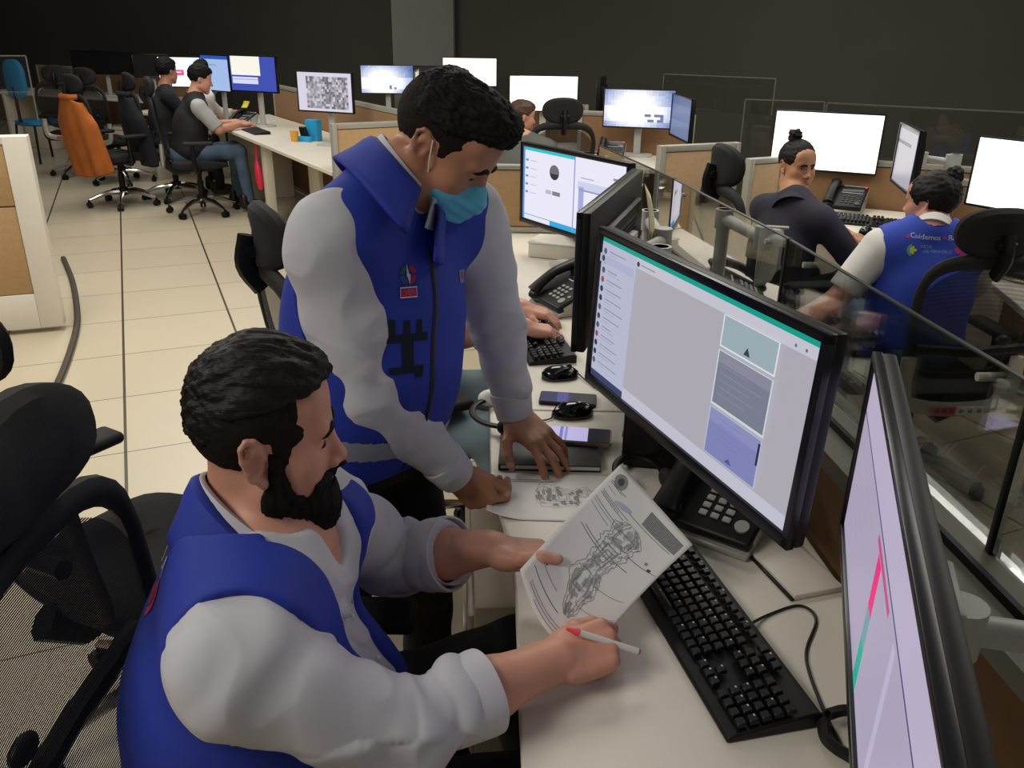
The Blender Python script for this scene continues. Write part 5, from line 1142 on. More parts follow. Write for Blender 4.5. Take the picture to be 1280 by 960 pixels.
    # --- trousers, shoes
    hips = (nv(-0.31, 1.08, 0.54), nv(-0.30, 0.89, 0.54)); kn = (nv(0.02, 1.235, 0.575), nv(0.03, 0.93, 0.56)); an = (nv(0.10, 1.25, 0.11), nv(0.12, 0.92, 0.11))
    lo, hi = boxof([Cap(a, b, 0.12) for a, b in zip(hips + kn, kn + an)] + [Cap(P, P, 0.2)], 0.02); F = Field(lo, hi, 0.007)
    F.add(Ell(P + nv(0.0, 0, -0.02), nv(0.18, 0.21, 0.13)));
    for h_, k_, a_ in zip(hips, kn, an): F.add(Cap(h_, k_, 0.098, 0.078), 0.04); F.add(Cap(k_, a_, 0.074, 0.055), 0.02)
    Pv, Q = F.mesh(1); Pv = rough(Pv, Q, 0.006, 12); surf('trousers', Pv, Q, TROUS, root)
    shoes([(a + nv(-0.05, 0, -0.11), a + nv(0.2, 0, -0.11)) for a in an], root)
    tube_np('wrist_band', [HL.w + HL.d * -0.004 + (HL.t * math.cos(a) * 0.0315 + HL.n * math.sin(a) * 0.0235) for a in (2 * PI * k / 24 for k in range(25))], 0.0013, CABLE, root, 6)
    return HR, HL, H
T_ = __import__('time').time()
HR1, HL1, H1 = seated_man()
print('seated', __import__('time').time() - T_)
# ================================================================ the standing man in a mask
def standing_man():
    root = person('masked man standing in a zipped royal blue vest, hands on the desk papers', (0, 0, 0))
    P, C, N = nv(-0.300, 1.535, 0.93), nv(-0.265, 1.535, 1.17), nv(-0.215, 1.535, 1.385)
    l = unit(nv(0.66, 0.75, 0)); SL, SR = nv(-0.085, 1.675, 1.295), nv(-0.320, 1.405, 1.310)
    ER, WR = nv(-0.255, 1.410, 1.035), nv(-0.110, 1.500, 0.815)
    EL, WL = nv(-0.036, 1.760, 1.055), nv(0.008, 1.740, 0.838)
    pr, R = torso(P, C, N, SL, SR, l, 0.98, 0.015)
    H = Head((-0.132, 1.565, 1.452), (0.760, -0.26, -0.60), 0.97)
    HR = Hand(WR, (0.62, 0.10, -0.76), (-0.20, -0.88, -0.28), True, [(40, 55, 20), (46, 58, 28), (50, 60, 30), (55, 60, 30)], (3, 1, -2, -6), [(0.86, 0.40, -0.22), (0.96, -0.02, -0.30), (0.95, -0.20, -0.20)], 0.97)
    HL = Hand(WL, (0.66, -0.66, -0.36), (0.10, -0.30, 0.95), False, [(14, 22, 12), (10, 24, 14), (12, 24, 14), (16, 26, 16)], (12, 3, -8, -18), [(0.55, 0.80, -0.25), (0.80, 0.50, -0.30), (0.90, 0.30, -0.30)], 1.0)
    lo, hi = nv(-0.52, 1.22, 0.70), nv(0.20, 1.94, 1.63); F = Field(lo, hi, 0.0030)
    H.build(F, closed=0.72); F.add(H.C((0, -0.022, -0.045), (0, -0.034, -0.11), 0.052, 0.054), 0.02); F.add(Cap(H.w(0, -0.03, -0.09), N, 0.053, 0.060), 0.02)
    for p, k in pr: F.add(p.grow(-0.006), k)
    for S, E, W in ((SL, EL, WL), (SR, ER, WR)): F.add(Cap(S, E, 0.050, 0.042), 0.03); F.add(Cap(E, W, 0.040, 0.028), 0.02)
    HR.add(F); HL.add(F)
    Pv, Q = F.mesh(1); Cq = Pv[Q].mean(1); fm = np.zeros(len(Q), int)
    for h_ in (HR, HL):
        for c_, r_, nd in h_.tips: fm[np.linalg.norm(Cq - c_, axis=1) < r_] = 1
    surf('body', Pv, Q, [SKIN2, NAIL], root, fm); eyes(H, root, (0, 1, -0.45)); brows(H, root, HAIRB, bvh_of(Pv, Q))
    # hair
    F = Field(*H.grid(0.16), 0.003)
    F.add(H.E((0, -0.012, 0.040), (0.0790, 0.1015, 0.0895))); F.add(H.E((0, 0.030, -0.010), (0.0690, 0.0675, 0.0915)), 0.02)
    F.cut(H.fn(lambda a, f, u: 0.75 * (np.interp(f, [-0.2, -0.09, -0.055, -0.030, -0.024, 0.014, 0.020, 0.034, 0.042, 0.060, 0.075, 0.2], [-0.060, -0.055, -0.050, -0.040, 0.022, 0.026, 0.000, 0.006, 0.030, 0.045, 0.062, 0.08]) - u)), 0.004)
    Pv, Q = F.mesh(1); Pv = streaks(H, Pv, Q, 0.0010, (140, 60, 90)); surf('short_side_hair', Pv, Q, HAIRF, root)
    F = Field(*H.grid(0.18), 0.003)
    F.add(H.E((0, -0.010, 0.050), (0.079, 0.098, 0.088))); F.add(H.E((0, 0.056, 0.098), (0.060, 0.054, 0.040)), 0.03)
    F.cut(H.fn(lambda a, f, u: 0.8 * (np.interp(f, [-0.2, -0.10, -0.06, -0.02, 0.03, 0.06, 0.078, 0.11, 0.2], [-0.01, -0.010, 0.020, 0.044, 0.050, 0.054, 0.066, 0.078, 0.14]) - u)), 0.010)
    Pv, Q = F.mesh(1); Pv = streaks(H, Pv, Q, 0.0055, (30, 26, 30), 3.0); Pv = streaks(H, Pv, Q, 0.0035, (170, 90, 170), 9.0); surf('hair', Pv, Q, HAIRB, root)
    # mask
    MASK = mat('light_blue_mask', '#5cb4d4', 0.75, var=0.03, vscale=20, bump=0.06, bscale=500)
    F = Field(*H.grid(0.17), 0.0028)
    F.add(H.E((0, 0.044, -0.060), (0.0770, 0.068, 0.058))); F.add(H.C((0, 0.102, -0.018), (0, 0.112, -0.040), 0.016, 0.020), 0.035); F.add(H.E((0, 0.076, -0.088), (0.036, 0.033, 0.027)), 0.03)
    F.cut(H.fn(lambda a, f, u: 0.9 * (u + 0.42 * np.abs(a) + 0.002)), 0.004); F.cut(H.fn(lambda a, f, u: 0.9 * (0.004 - 0.25 * (u + 0.06) - f)), 0.004)
    Pv, Q = F.mesh(1); L_ = (Pv - H.c) @ H.R; Nn = vnorm(Pv, Q); Pv = Pv + Nn * (0.0009 * np.sign(np.sin((L_[:, 2] - 0.25 * np.abs(L_[:, 0])) * 330)) * (np.abs(L_[:, 0]) < 0.058) * (L_[:, 2] > -0.085) * (L_[:, 2] < -0.03))[:, None]; Pv = lap(Pv, Q, 0.4)
    mk = surf('face_mask', Pv, Q, MASK, root)
    for sd in (-1, 1):
        for a_, b_ in (((0.0735, 0.030, -0.036), (0.0800, 0.002, 0.026)), ((0.0690, 0.016, -0.088), (0.0810, -0.012, -0.020))):
            a, b = H.w(sd * a_[0], *a_[1:]), H.w(sd * b_[0], *b_[1:]); mid = (a + b) / 2 + H.R @ nv(sd * 0.0035, 0, 0); tube_np('ear_loop', bez([a, mid, b], 10), 0.0013, WPL, mk, 6)
    # shirt
    tor = [p for p, k in pr]; lo, hi = boxof([p.grow(0.05) for p in tor] + [Cap(SR, ER, 0.09), Cap(ER, WR, 0.07), Cap(SL, EL, 0.09), Cap(EL, WL, 0.07)], 0.02); F = Field(lo, hi, 0.0042)
    for p, k in pr: F.add(p.grow(0.005), k)
    for S, E, W in ((SL, EL, WL), (SR, ER, WR)):
        F.add(Cap(S, E, 0.070, 0.058), 0.035); F.add(Cap(E, E * 0.25 + W * 0.75, 0.056, 0.044), 0.025); F.add(Cap(E * 0.3 + W * 0.7, W, 0.043, 0.0385), 0.006); ax = unit(W - E); x2 = unit(np.cross(ax, [0.2, 0.1, 1])); M3 = np.stack([ax, x2, np.cross(ax, x2)], 1)
        b = W - ax * 0.004; F.sub(Box(b + ax * 0.08, nv(0.08, 0.09, 0.09), M3), 0.004); F.sub(Cap(b - ax * 0.015, b + ax * 0.02, 0.0335), 0.003)
    F.sub(Cap(N + nv(0.01, 0, 0.03), H.w(0, -0.03, -0.09), 0.068, 0.066), 0.01); F.sub(Ell(N + R @ nv(0, 0.075, 0.03), nv(0.03, 0.05, 0.05), R), 0.012)
    Pv, Q = F.mesh(2); Pv = wrinkle(Pv, Q, 0.0027, [(SR, ER, 0.8, 9), (ER, WR, 1.2, 13), (SL, EL, 1.0, 11), (EL, WL, 1.2, 14)], seed=8); Pv = rough(Pv, Q, 0.0045, 11, ridged=True); Pv = lap(Pv, Q, 0.4); sh_ = surf('shirt', Pv, Q, SHIRT, root)
    for E, W in ((EL, WL), (ER, WR)):
        ax = unit(W - E); cuff('cuff', W - ax * 0.062, W + ax * 0.002, 0.0465, 0.0415, SHIRT, sh_, 0.003)
    NR = neckframe(R, N, H.w(0, -0.03, -0.06), 0.75); collar('shirt_collar', N, NR, root, SHIRT, r0=0.062, r1=0.080, hb=0.085, hf=-0.012, fold=0.04, span=165, tip=0.02, fo=0.006)
    # vest
    lo, hi = boxof([p.grow(0.06) for p in tor] + [Ell(P, nv(0.25, 0.25, 0.18))], 0.02); F = Field(lo, hi, 0.0042)
    for p, k in pr: F.add(p.grow(0.017), k)
    u = R[:, 2]; F.add(Cap(P - u * 0.08 + R[:, 0] * 0.05, P - u * 0.08 - R[:, 0] * 0.05, 0.138, None, (R[:, 1], 0.92)), 0.05)
    F.sub(Cap(N + nv(0.01, 0, 0.03), H.w(0, -0.03, -0.09), 0.074, 0.074), 0.012)
    F.sub(Ell(N + R @ nv(0, 0.08, 0.035), nv(0.035, 0.05, 0.06), R), 0.012)
    for S, E in ((SR, ER), (SL, EL)):
        sd = 1 if S is SL else -1; F.sub(Cap(S + R @ nv(sd * 0.026, 0, 0.005), S * 0.45 + E * 0.55 + R @ nv(sd * 0.022, 0, 0), 0.070, 0.062), 0.012)
    F.sub(Box(P + nv(0, 0, -0.205), nv(0.5, 0.5, 0.12)), 0.005)
    Pv, Q = F.mesh(2); Pv = wrinkle(Pv, Q, 0.0035, [(P, N, 1.0, 4)], seed=3); Pv = rough(Pv, Q, 0.0045, 8); Pv = lap(Pv, Q, 0.4)
    vest = surf('vest', Pv, Q, VEST, root); bv = bvh_of(Pv, Q)
    collar('vest_collar', N, NR, vest, VEST, r0=0.070, r1=0.120, hb=0.074, hf=-0.022, fold=0.075, span=162, tip=0.03, th=0.006, fo=0.008)
    f = R[:, 1]; lft = R[:, 0]
    # zip down the front
    def onv(a, z, lift=0.001):
        q = C + lft * a + u * z; h = bv.ray_cast(V(q + f * 0.4), V(-f), 0.6); return (h[0] + h[1] * lift) if h[0] is not None else None
    zp = [p for p in (onv(0.004 * math.sin(z * 20), z, 0.0) for z in np.linspace(0.14, -0.34, 30)) if p is not None]
    mb = MB(); mb.tube(zp, 0.0055, 6, flat=0.6); mb.obj('zip', mat('dark_zip', '#0a0d24', 0.5), vest)
    # badges and pocket gear
    RB = mat('badge_red', '#a01c46', 0.8); BW_ = mat('badge_white', '#c4c8de', 0.8); BG = mat('badge_green', '#2c5a50', 0.8); BB = mat('badge_blue', '#2f4a8c', 0.8); DK = mat('dark_webbing', '#080d26', 0.9)
    o, n = hit(bv, 510, 346); xd = -V(lft) * -1
    if o is not None:
        pl = [(ring_arc(0, 0.004, 0.008, 0.017, 95, 175), 2), (ring_arc(0, 0.004, 0.008, 0.017, 185, 265), 3), (ring_arc(0, 0.004, 0.008, 0.017, 10, 80), 0), (ring_arc(0, 0.004, 0.008, 0.017, 290, 350), 0), ([(-0.003, 0.022), (0.001, 0.006), (0.0045, 0.004), (0.003, -0.014), (-0.001, -0.002), (-0.0035, 0.002)], 1)]
        pl += [(rect(-0.0165, -0.036, 0.0165, -0.017), 1), (rect(-0.0155, -0.034, 0.0155, -0.019), 0)] + [([(x - 0.0005, y - 0.0265) for x, y in tri], 4) for tri in text_polys('VER', 0.013)]
        decal('chest_badge', bv, o, n, V(lft), pl, [RB, BW_, BG, BB, mat('badge_pink', '#c05a80', 0.8)], vest)
    o, n = hit(bv, 577, 345)
    if o is not None:
        decal('chest_label', bv, o, n, V(lft), [(rect(-0.016, -0.012, 0.016, 0.012), 0), (rect(-0.006, -0.006, 0.004, 0.003), 1), (rect(-0.006, 0.003, 0.004, 0.008), 2)] , [mat('label_grey', '#6c6f92', 0.8), RB, BG], vest)
    o, n = hit(bv, 510, 430)
    if o is not None:
        decal('dark_strap_print', bv, o, n, V(lft), [(rect(-0.040, 0.004, 0.040, 0.018), 0), (rect(-0.036, 0.018, -0.024, 0.045), 0), (rect(-0.008, 0.018, 0.004, 0.042), 0), (rect(0.018, 0.018, 0.028, 0.042), 0), (rect(-0.012, -0.040, 0.010, 0.004), 0), (rect(-0.036, -0.052, 0.030, -0.040), 0), (rect(0.014, -0.062, 0.028, -0.052), 0)], [DK], vest)
    o, n = hit(bv, 497, 436)
    zc_ = [q for q in ([C + lft * a + u * zz for a in (0,)] for zz in (0,))]
    # reflective band around the hem: a slightly larger copy of the vest between two heights
    Cq = Pv[Q].mean(1); hgt = (Cq - P) @ u; sel = (hgt > -0.012) & (hgt < 0.030); Nn = vnorm(Pv, Q); used = np.unique(Q[sel]); mp = -np.ones(len(Pv), int); mp[used] = np.arange(len(used)); surf('reflective_band', (Pv + Nn * 0.0012)[used], mp[Q[sel]], REFL, vest)
    # trousers
    hips = (P + lft * 0.09 - nv(0, 0, 0.05), P - lft * 0.09 - nv(0, 0, 0.05)); an = (nv(-0.20, 1.70, 0.10), nv(-0.40, 1.47, 0.10)); kn = tuple(h_ * 0.48 + a_ * 0.52 + f * 0.03 for h_, a_ in zip(hips, an))
    lo, hi = nv(-0.62, 1.2, 0.0), nv(0.05, 1.95, 1.05); F = Field(lo, hi, 0.007); F.add(Ell(P - nv(0, 0, 0.04), nv(0.172, 0.125, 0.12), R))
    for h_, k_, a_ in zip(hips, kn, an): F.add(Cap(h_, k_, 0.088, 0.068), 0.03); F.add(Cap(k_, a_, 0.068, 0.055), 0.02)
    F.sub(Box(nv(-0.3, 1.5, -0.45), nv(1, 1, 0.5)), 0.0); Pv, Q = F.mesh(1); Pv = rough(Pv, Q, 0.006, 12); surf('trousers', Pv, Q, TROUS, root)
    shoes([(a_ - f * 0.06 - nv(0, 0, 0.10), a_ + f * 0.20 - nv(0, 0, 0.10)) for a_ in an], root)
    return HR, HL, H
HR2, HL2, H2 = standing_man()
# ================================================================ documents and pen
def sheet_obj(name, label, surf_fn, marks, nu=24, nv_=30):
    r = thing(name, label, 'paper', (0, 0, 0)); m = MB(); m.grid(lambda u, v: surf_fn(u, v), nu, nv_); o = m.obj('sheet', PAPER, r, fixn=False); sd = o.modifiers.new('thick', 'SOLIDIFY'); sd.thickness = 0.0005; sd.offset = 0
    def nrm(u, v):
        e = 0.01; a = surf_fn(min(1, u + e), v) - surf_fn(max(0, u - e), v); b = surf_fn(u, min(1, v + e)) - surf_fn(u, max(0, v - e)); n = a.cross(b).normalized(); return n if n.z > 0 else -n
    mb = MB(); lf_ = 0.0006
    for pts, k in marks:
        lf_ += 1.6e-6
        b2 = bmesh.new(); b2.faces.new([b2.verts.new((x, y, 0)) for x, y in pts])
        for _ in range(4):
            es = [e for e in b2.edges if e.calc_length() > 0.05]
            if not es: break
            bmesh.ops.subdivide_edges(b2, edges=es, cuts=1, use_grid_fill=True); bmesh.ops.triangulate(b2, faces=b2.faces[:])
        mp = {}
        for q in b2.verts: mp[q] = mb.bm.verts.new(surf_fn(q.co.x, q.co.y) + nrm(q.co.x, q.co.y) * lf_)
        for f in b2.faces:
            try: g_ = mb.bm.faces.new([mp[q] for q in f.verts]); g_.material_index = k
            except ValueError: pass
        b2.free()
    mb.obj('printing', [INK, INKL, mat('stamp_blue', '#b4b4c6', 0.9), mat('print_ink_pale', '#a9a7a6', 0.9)], r, smooth=False, fixn=False); return r
def hline(s0, s1, t, w=0.004, k=0): return (rect(s0, t - w / 2, s1, t + w / 2), k)
def drawing(cs, t0, t1, wid, n, seed):
    """a lacy outline figure, like a surveyed map"""
    rn = random.Random(seed); out = []; H_ = t1 - t0
    kx, kw = [0, 0.06, 0.14, 0.26, 0.36, 0.44, 0.52, 0.62, 0.70, 0.80, 0.90, 0.96, 1.0], [0.15, 0.5, 0.55, 1.0, 0.9, 0.62, 0.75, 0.8, 1.05, 0.95, 1.1, 0.7, 0.35]
    env = lambda x: wid * float(np.interp(x, kx, kw)); mid = lambda x: cs - 0.035 * math.sin((x - 0.1) * 5.5)
    def P_(x, y): return (mid(x) + y * env(x), t0 + x * H_)
    for i in range(34):                                   # pale shaded districts
        x, y = rn.random(), rn.uniform(-0.8, 0.8); d = rn.uniform(0.018, 0.05); w = rn.uniform(0.12, 0.3)
        out.append(([P_(max(0, x - d), y - w), P_(max(0, x - d * 0.6), min(1, y + w)), P_(min(1, x + d), min(1, y + w * 0.7)), P_(min(1, x + d * 0.7), y - w * 0.9)], 3))
    for rep, jit in ((1.0, 0.10), (0.72, 0.16), (0.40, 0.2)):  # boundaries
        for sd in (-1, 1):
            pr_ = None
            for i in range(44):
                p = P_(i / 43, sd * rep * (1 + jit * rn.uniform(-1, 1)))
                if pr_ is not None: out.append(seg(pr_, p, 0.0042, 1))
                pr_ = p
    for x0, x1, y0, y1 in ((0.50, 0.70, -0.45, 0.40), (0.54, 0.66, -0.25, 0.22), (0.22, 0.40, -0.6, 0.1), (0.76, 0.88, -0.5, 0.6)):
        q = [P_(x0, y0), P_(x1, y0), P_(x1, y1), P_(x0, y1)]
        for a, b in zip(q, q[1:] + q[:1]): out.append(seg(a, b, 0.006, 1))
    for i in range(n):
        x, y = rn.random(), rn.uniform(-0.95, 0.95); L_ = rn.uniform(0.010, 0.028); hz = rn.random() < 0.6
        out.append(seg(P_(x, y), P_(min(1, x + (0.004 if hz else L_ * 1.6)), y + (L_ * 6 if hz else rn.uniform(-0.1, 0.1))), rn.uniform(0.002, 0.0055), rn.choice([1, 1, 3])))
    return out
def seg(a, b, w, k):
    d = V((b[0] - a[0], b[1] - a[1])); L_ = max(d.length, 1e-5); n = V((-d.y, d.x)) / L_ * w / 2; return ([(a[0] - n.x, a[1] - n.y), (b[0] - n.x, b[1] - n.y), (b[0] + n.x, b[1] + n.y), (a[0] + n.x, a[1] + n.y)], k)
pT, pR, pL, pB, pM = at(776, 580, 0.90), at(866, 681, 0.85), at(650, 712, 0.874), at(748, 806, 0.775), at(690, 796, 0.80)
def held(s, t):
    bot = pL * (1 - s) ** 2 + (pM * 2 - (pL + pB) * 0.5) * 2 * s * (1 - s) + pB * s * s; top = pT.lerp(pR, s)
    return bot.lerp(top, t) + V((0, 0, 0.010)) * math.sin(PI * t) * (0.4 + 0.6 * s)
rn = random.Random(11)
mk = [([(0.13 + 0.075 * math.cos(a), 0.905 + 0.058 * math.sin(a)) for a in (2 * PI * k / 20 for k in range(20))], 1), ([(0.13 + 0.035 * math.cos(a), 0.905 + 0.03 * math.sin(a)) for a in (2 * PI * k / 12 for k in range(12))], 0)]
for k in range(9): mk.append(hline(0.54, 0.95, 0.825 + k * 0.0125, 0.008, 1 if k % 2 else 0)); 
mk += [(rect(0.535, 0.82, 0.955, 0.935), 1)]
mk = mk[:2] + [(rect(0.535, 0.82, 0.955, 0.935), 1)] + [hline(0.54, 0.95, 0.829 + k * 0.0125, 0.003, 0) for k in range(9)]
for s0, s1, t in ((0.05, 0.26, 0.86), (0.05, 0.22, 0.848), (0.06, 0.18, 0.81), (0.05, 0.42, 0.765), (0.06, 0.30, 0.752), (0.05, 0.38, 0.74), (0.25, 0.92, 0.805), (0.04, 0.36, 0.69), (0.04, 0.42, 0.67), (0.04, 0.30, 0.64), (0.14, 0.72, 0.52), (0.1, 0.55, 0.5), (0.62, 0.97, 0.60), (0.45, 0.90, 0.34), (0.05, 0.30, 0.16), (0.05, 0.42, 0.10), (0.5, 0.95, 0.20), (0.10, 0.55, 0.055), (0.10, 0.55, 0.04), (0.2, 0.7, 0.022)): mk.append(hline(s0, s1, t, 0.0035, 0 if rn.random() < 0.6 else 1))
mk += [([(0.30 + 0.10 * math.cos(a), 0.80 + 0.02 * math.sin(a) + 0.2 * 0.1 * math.cos(a)) for a in (2 * PI * k / 14 for k in range(14))], 2), (rect(0.86, 0.60, 0.90, 0.62), 0), (rect(0.80, 0.63, 0.83, 0.65), 1), (rect(0.09, 0.17, 0.12, 0.185), 0)]
mk += drawing(0.47, 0.12, 0.76, 0.165, 230, 4)
sheet_obj('paper_sheet', 'white printed document with map drawing held up by the bearded man', held, mk)
o2, dx2, dy2 = V((-0.048, 1.452, 0.7418)), V((0.275, -0.004, 0)), V((0.004, 0.192, 0))
def flatp(s, t): return o2 + dx2 * s + dy2 * t + V((0, 0, 0.022 * max(0, 1 - s * 3.2 - t * 1.6) ** 2))
mk = [([(0.15 + (0.05 + (y * 0.78)) * 0 + x, y) for x, y in ()] or rect(0.9, 0.1, 0.93, 0.12), 1)]
dr = [(q, 3 if k == 1 else 1) for q, k in drawing(0.5, 0.12, 0.64, 0.24, 130, 6)]
mk += [([(1 - y, x) for x, y in pts][::-1], k) for pts, k in dr]
for k in range(7): mk.append((rect(0.80 + 0.02 * k, 0.12, 0.806 + 0.02 * k, 0.12 + rn.uniform(0.2, 0.6)), 1))
mk += [(rect(0.05, 0.80, 0.5, 0.812), 1), (rect(0.05, 0.84, 0.4, 0.852), 1)]
sheet_obj('paper_sheet', 'white printed document lying flat under the standing man\'s hands', flatp, mk)
pen = thing('marker_pen', 'white marker pen with coral tip in the bearded man\'s fist', 'pen', (0, 0, 0))
pa, pb = V(HR1.p(0.088, 0.040, -0.004)) + V((-0.050, 0.028, 0.014)), None
pa = at(708, 786, 0.838); pb = at(797, 814, 0.792); pdv = (pb - pa).normalized()
m = MB(); m.cyl(pa + pdv * 0.018, pb, 0.0052, 0.0050, seg=14); m.obj('barrel', WPL, pen)
m = MB(); m.cyl(pa, pa + pdv * 0.02, 0.0022, 0.0062, seg=14); m.obj('tip_cap', mat('coral_plastic', '#ee4f5e', 0.4), pen)
m = MB(); m.cyl(pb, pb + pdv * 0.004, 0.0042, 0.0036, seg=12); m.obj('end_plug', mat('pink_plug', '#b86a78', 0.4), pen)
# ================================================================ the people farther back
def sitter(label, P, C, N, SL, SR, l, arms, head, hips=None, g=1.0, skin=SKIN2, top=SHIRT, trousers=DENIM, hairfn=None, vest=None, h=0.009, sleeve=1.0, legs=None, belly=0.0, fem=False, topname='shirt', sc=0.95, vestcut=True, hh=0.0065, shoe=True, open_=True):
    """arms: [(elbow, wrist, hand dir, hand normal, right?)], head: (centre, forward); sleeve: fraction of the whole arm that is covered"""
    root = person(label, (0, 0, 0)); P, C, N, SL, SR = map(nv, (P, C, N, SL, SR)); pr, R = torso(P, C, N, SL, SR, unit(l), g, belly, fem); H = Head(head[0], head[1], sc)
    S_ = (SL, SR); hands = [Hand(w, d, n, rt, curl(24, 34, 18) if len(x) == 0 else x[0], sc=0.95) for e, w, d, n, rt, *x in arms]
    lo = np.minimum(N, H.c) - 0.20; hi = np.maximum(N, H.c) + 0.20
    allc = [Cap(S, e, 0.09) for S, (e, w, *_) in zip(S_, arms)] + [Cap(e, w, 0.09) for e, w, *_ in arms]
    for e, w, *_ in arms: allc.append(Cap(w, w, 0.22))
    lo = np.minimum(lo, boxof(allc, 0.02)[0]); hi = np.maximum(hi, boxof(allc, 0.02)[1]); F = Field(lo, hi, hh)
    H.build(F, fem=fem, fine=hh < 0.005, closed=0.4); F.add(H.C((0, -0.02, -0.045), (0, -0.026, -0.11), 0.050, 0.052), 0.02); F.add(Cap(H.w(0, -0.03, -0.09), N, 0.050, 0.058), 0.02)
    for p, k in pr[2:]: F.add(p.grow(-0.008), k)
    for S, (e, w, *_), hd in zip(S_, arms, hands):
        F.add(Cap(S, nv(e), 0.048, 0.041), 0.03); F.add(Cap(nv(e), nv(w), 0.040, 0.028), 0.02); hd.add(F)
    Pv, Q = F.mesh(1); surf('body', Pv, Q, [skin], root)
    if hairfn: hairfn(H, root)
    tor = [p for p, k in pr]; lo, hi = boxof([p.grow(0.05) for p in tor] + allc, 0.02); F = Field(lo, hi, h)
    for p, k in pr: F.add(p.grow(0.006), k)
    for S, (e, w, *_) in zip(S_, arms):
        e, w = nv(e), nv(w); L1, L2 = np.linalg.norm(e - S), np.linalg.norm(w - e); cov = sleeve * (L1 + L2)
        if cov <= L1: b = S + (e - S) * cov / L1; F.add(Cap(S, b, 0.068, 0.064), 0.03); ax = unit(e - S)
        else: b = e + (w - e) * (cov - L1) / L2; F.add(Cap(S, e, 0.066, 0.056), 0.03); F.add(Cap(e, b, 0.055, 0.043), 0.02); ax = unit(w - e)
        x2 = unit(np.cross(ax, [0.2, 0.1, 1])); F.sub(Box(b + ax * 0.10, nv(0.10, 0.09, 0.09), np.stack([ax, x2, np.cross(ax, x2)], 1)), 0.004)
    if open_: F.sub(Cap(N + nv(0, 0, 0.035), H.w(0, -0.03, -0.09), 0.062, 0.064), 0.01)
    Pv, Q = F.mesh(1); Pv = rough(Pv, Q, 0.008, 9); surf(topname, Pv, Q, top, root)
    NR = neckframe(R, N, H.w(0, -0.03, -0.06), 0.6); vo = bv = None
    if vest:
        lo, hi = boxof([p.grow(0.05) for p in tor], 0.02); F = Field(lo, hi, h * 0.8)
        for p, k in pr: F.add(p.grow(0.019), k)
        F.sub(Cap(N + nv(0, 0, 0.035), H.w(0, -0.03, -0.09), 0.070, 0.07), 0.01)
        for S, (e, w, *_) in zip(S_, arms):
            sd = 1 if S is SL else -1; F.sub(Cap(S + R @ nv(sd * 0.026, 0, 0.005), S * 0.45 + nv(e) * 0.55 + R @ nv(sd * 0.022, 0, 0), 0.070, 0.062), 0.012)
        Pv, Q = F.mesh(2); Pv = rough(Pv, Q, 0.006, 8); vo = surf('vest', Pv, Q, vest, root); bv = bvh_of(Pv, Q)
    if legs:
        hp, kn, an = legs; hp, kn, an = [list(map(nv, q)) for q in (hp, kn, an)]; lo, hi = boxof([Cap(a, b, 0.11) for a, b in zip(hp + kn, kn + an)] + [Ell(P, nv(0.2, 0.2, 0.16))], 0.02); F = Field(lo, hi, 0.009)
        F.add(Ell(P - nv(0, 0, 0.02), nv(0.175, 0.175, 0.12)))
        for a, b, c in zip(hp, kn, an): F.add(Cap(a, b, 0.085, 0.066), 0.03); F.add(Cap(b, c, 0.064, 0.05), 0.02)
        Pv, Q = F.mesh(1); Pv = rough(Pv, Q, 0.007, 11); surf('trousers', Pv, Q, trousers, root)
        if shoe: shoes([(c - nv(0, 0, 0.10) - R[:, 1] * 0.05, c - nv(0, 0, 0.10) + R[:, 1] * 0.19) for c in an], root)
    return root, R, H, N, NR, vo, bv
def hair_short(m_=HAIRB, vol=0.0, low=-0.05):
    def f(H, root):
        F = Field(*H.grid(0.17), 0.005); F.add(H.E((0, -0.014, 0.048 + vol * 0.4), (0.082 + vol * 0.5, 0.102 + vol * 0.4, 0.088 + vol))); F.add(H.E((0, 0.045, 0.088), (0.058, 0.055, 0.038)), 0.03)
        F.cut(H.fn(lambda a, q, u: 0.8 * (np.interp(q, [-0.2, -0.09, -0.03, -0.022, 0.016, 0.022, 0.04, 0.065, 0.085, 0.2], [low - 0.01, low, low + 0.01, 0.022, 0.024, -0.01, 0.0, 0.045, 0.068, 0.1]) - u)), 0.006)
        P_, Q_ = F.mesh(1); P_ = streaks(H, P_, Q_, 0.005, (60, 40, 60)); surf('hair', P_, Q_, m_, root)
    return f
def hair_bun(m_, bun, br, vol=0.006):
    def f(H, root):
        F = Field(*H.grid(0.21), 0.005); F.add(H.E((0, -0.014, 0.046), (0.080 + vol, 0.101 + vol, 0.088 + vol)))
        F.cut(H.fn(lambda a, q, u: 0.8 * (np.interp(q, [-0.2, -0.09, -0.03, -0.022, 0.016, 0.022, 0.04, 0.065, 0.085, 0.2], [-0.075, -0.07, -0.045, 0.016, 0.020, -0.01, 0.008, 0.035, 0.055, 0.09]) - u)), 0.006)
        P_, Q_ = F.mesh(1); P_ = streaks(H, P_, Q_, 0.004, (70, 30, 70)); o = surf('hair', P_, Q_, m_, root)
        F = Field(H.w(*bun) - br * 1.6, H.w(*bun) + br * 1.6, 0.004); F.add(H.E(bun, (br, br * 0.9, br * 0.95))); P_, Q_ = F.mesh(1); P_ = streaks(H, P_, Q_, br * 0.28, (55, 55, 55)); surf('hair_bun', P_, Q_, m_, o)
    return f
GREYT = mat('light_grey_tshirt', '#a8a9aa', 0.85, var=0.04, vscale=14); BLKV = mat('black_quilted_cloth', '#0f1013', 0.8, var=0.12, vscale=25)
NAVY = mat('navy_jacket', '#2b2a38', 0.9, var=0.1, vscale=14); WHITEC = mat('white_blouse', '#d6d4d2', 0.8, var=0.03); GREYJ = mat('grey_sweater', '#5c5f5a', 0.9, var=0.06)
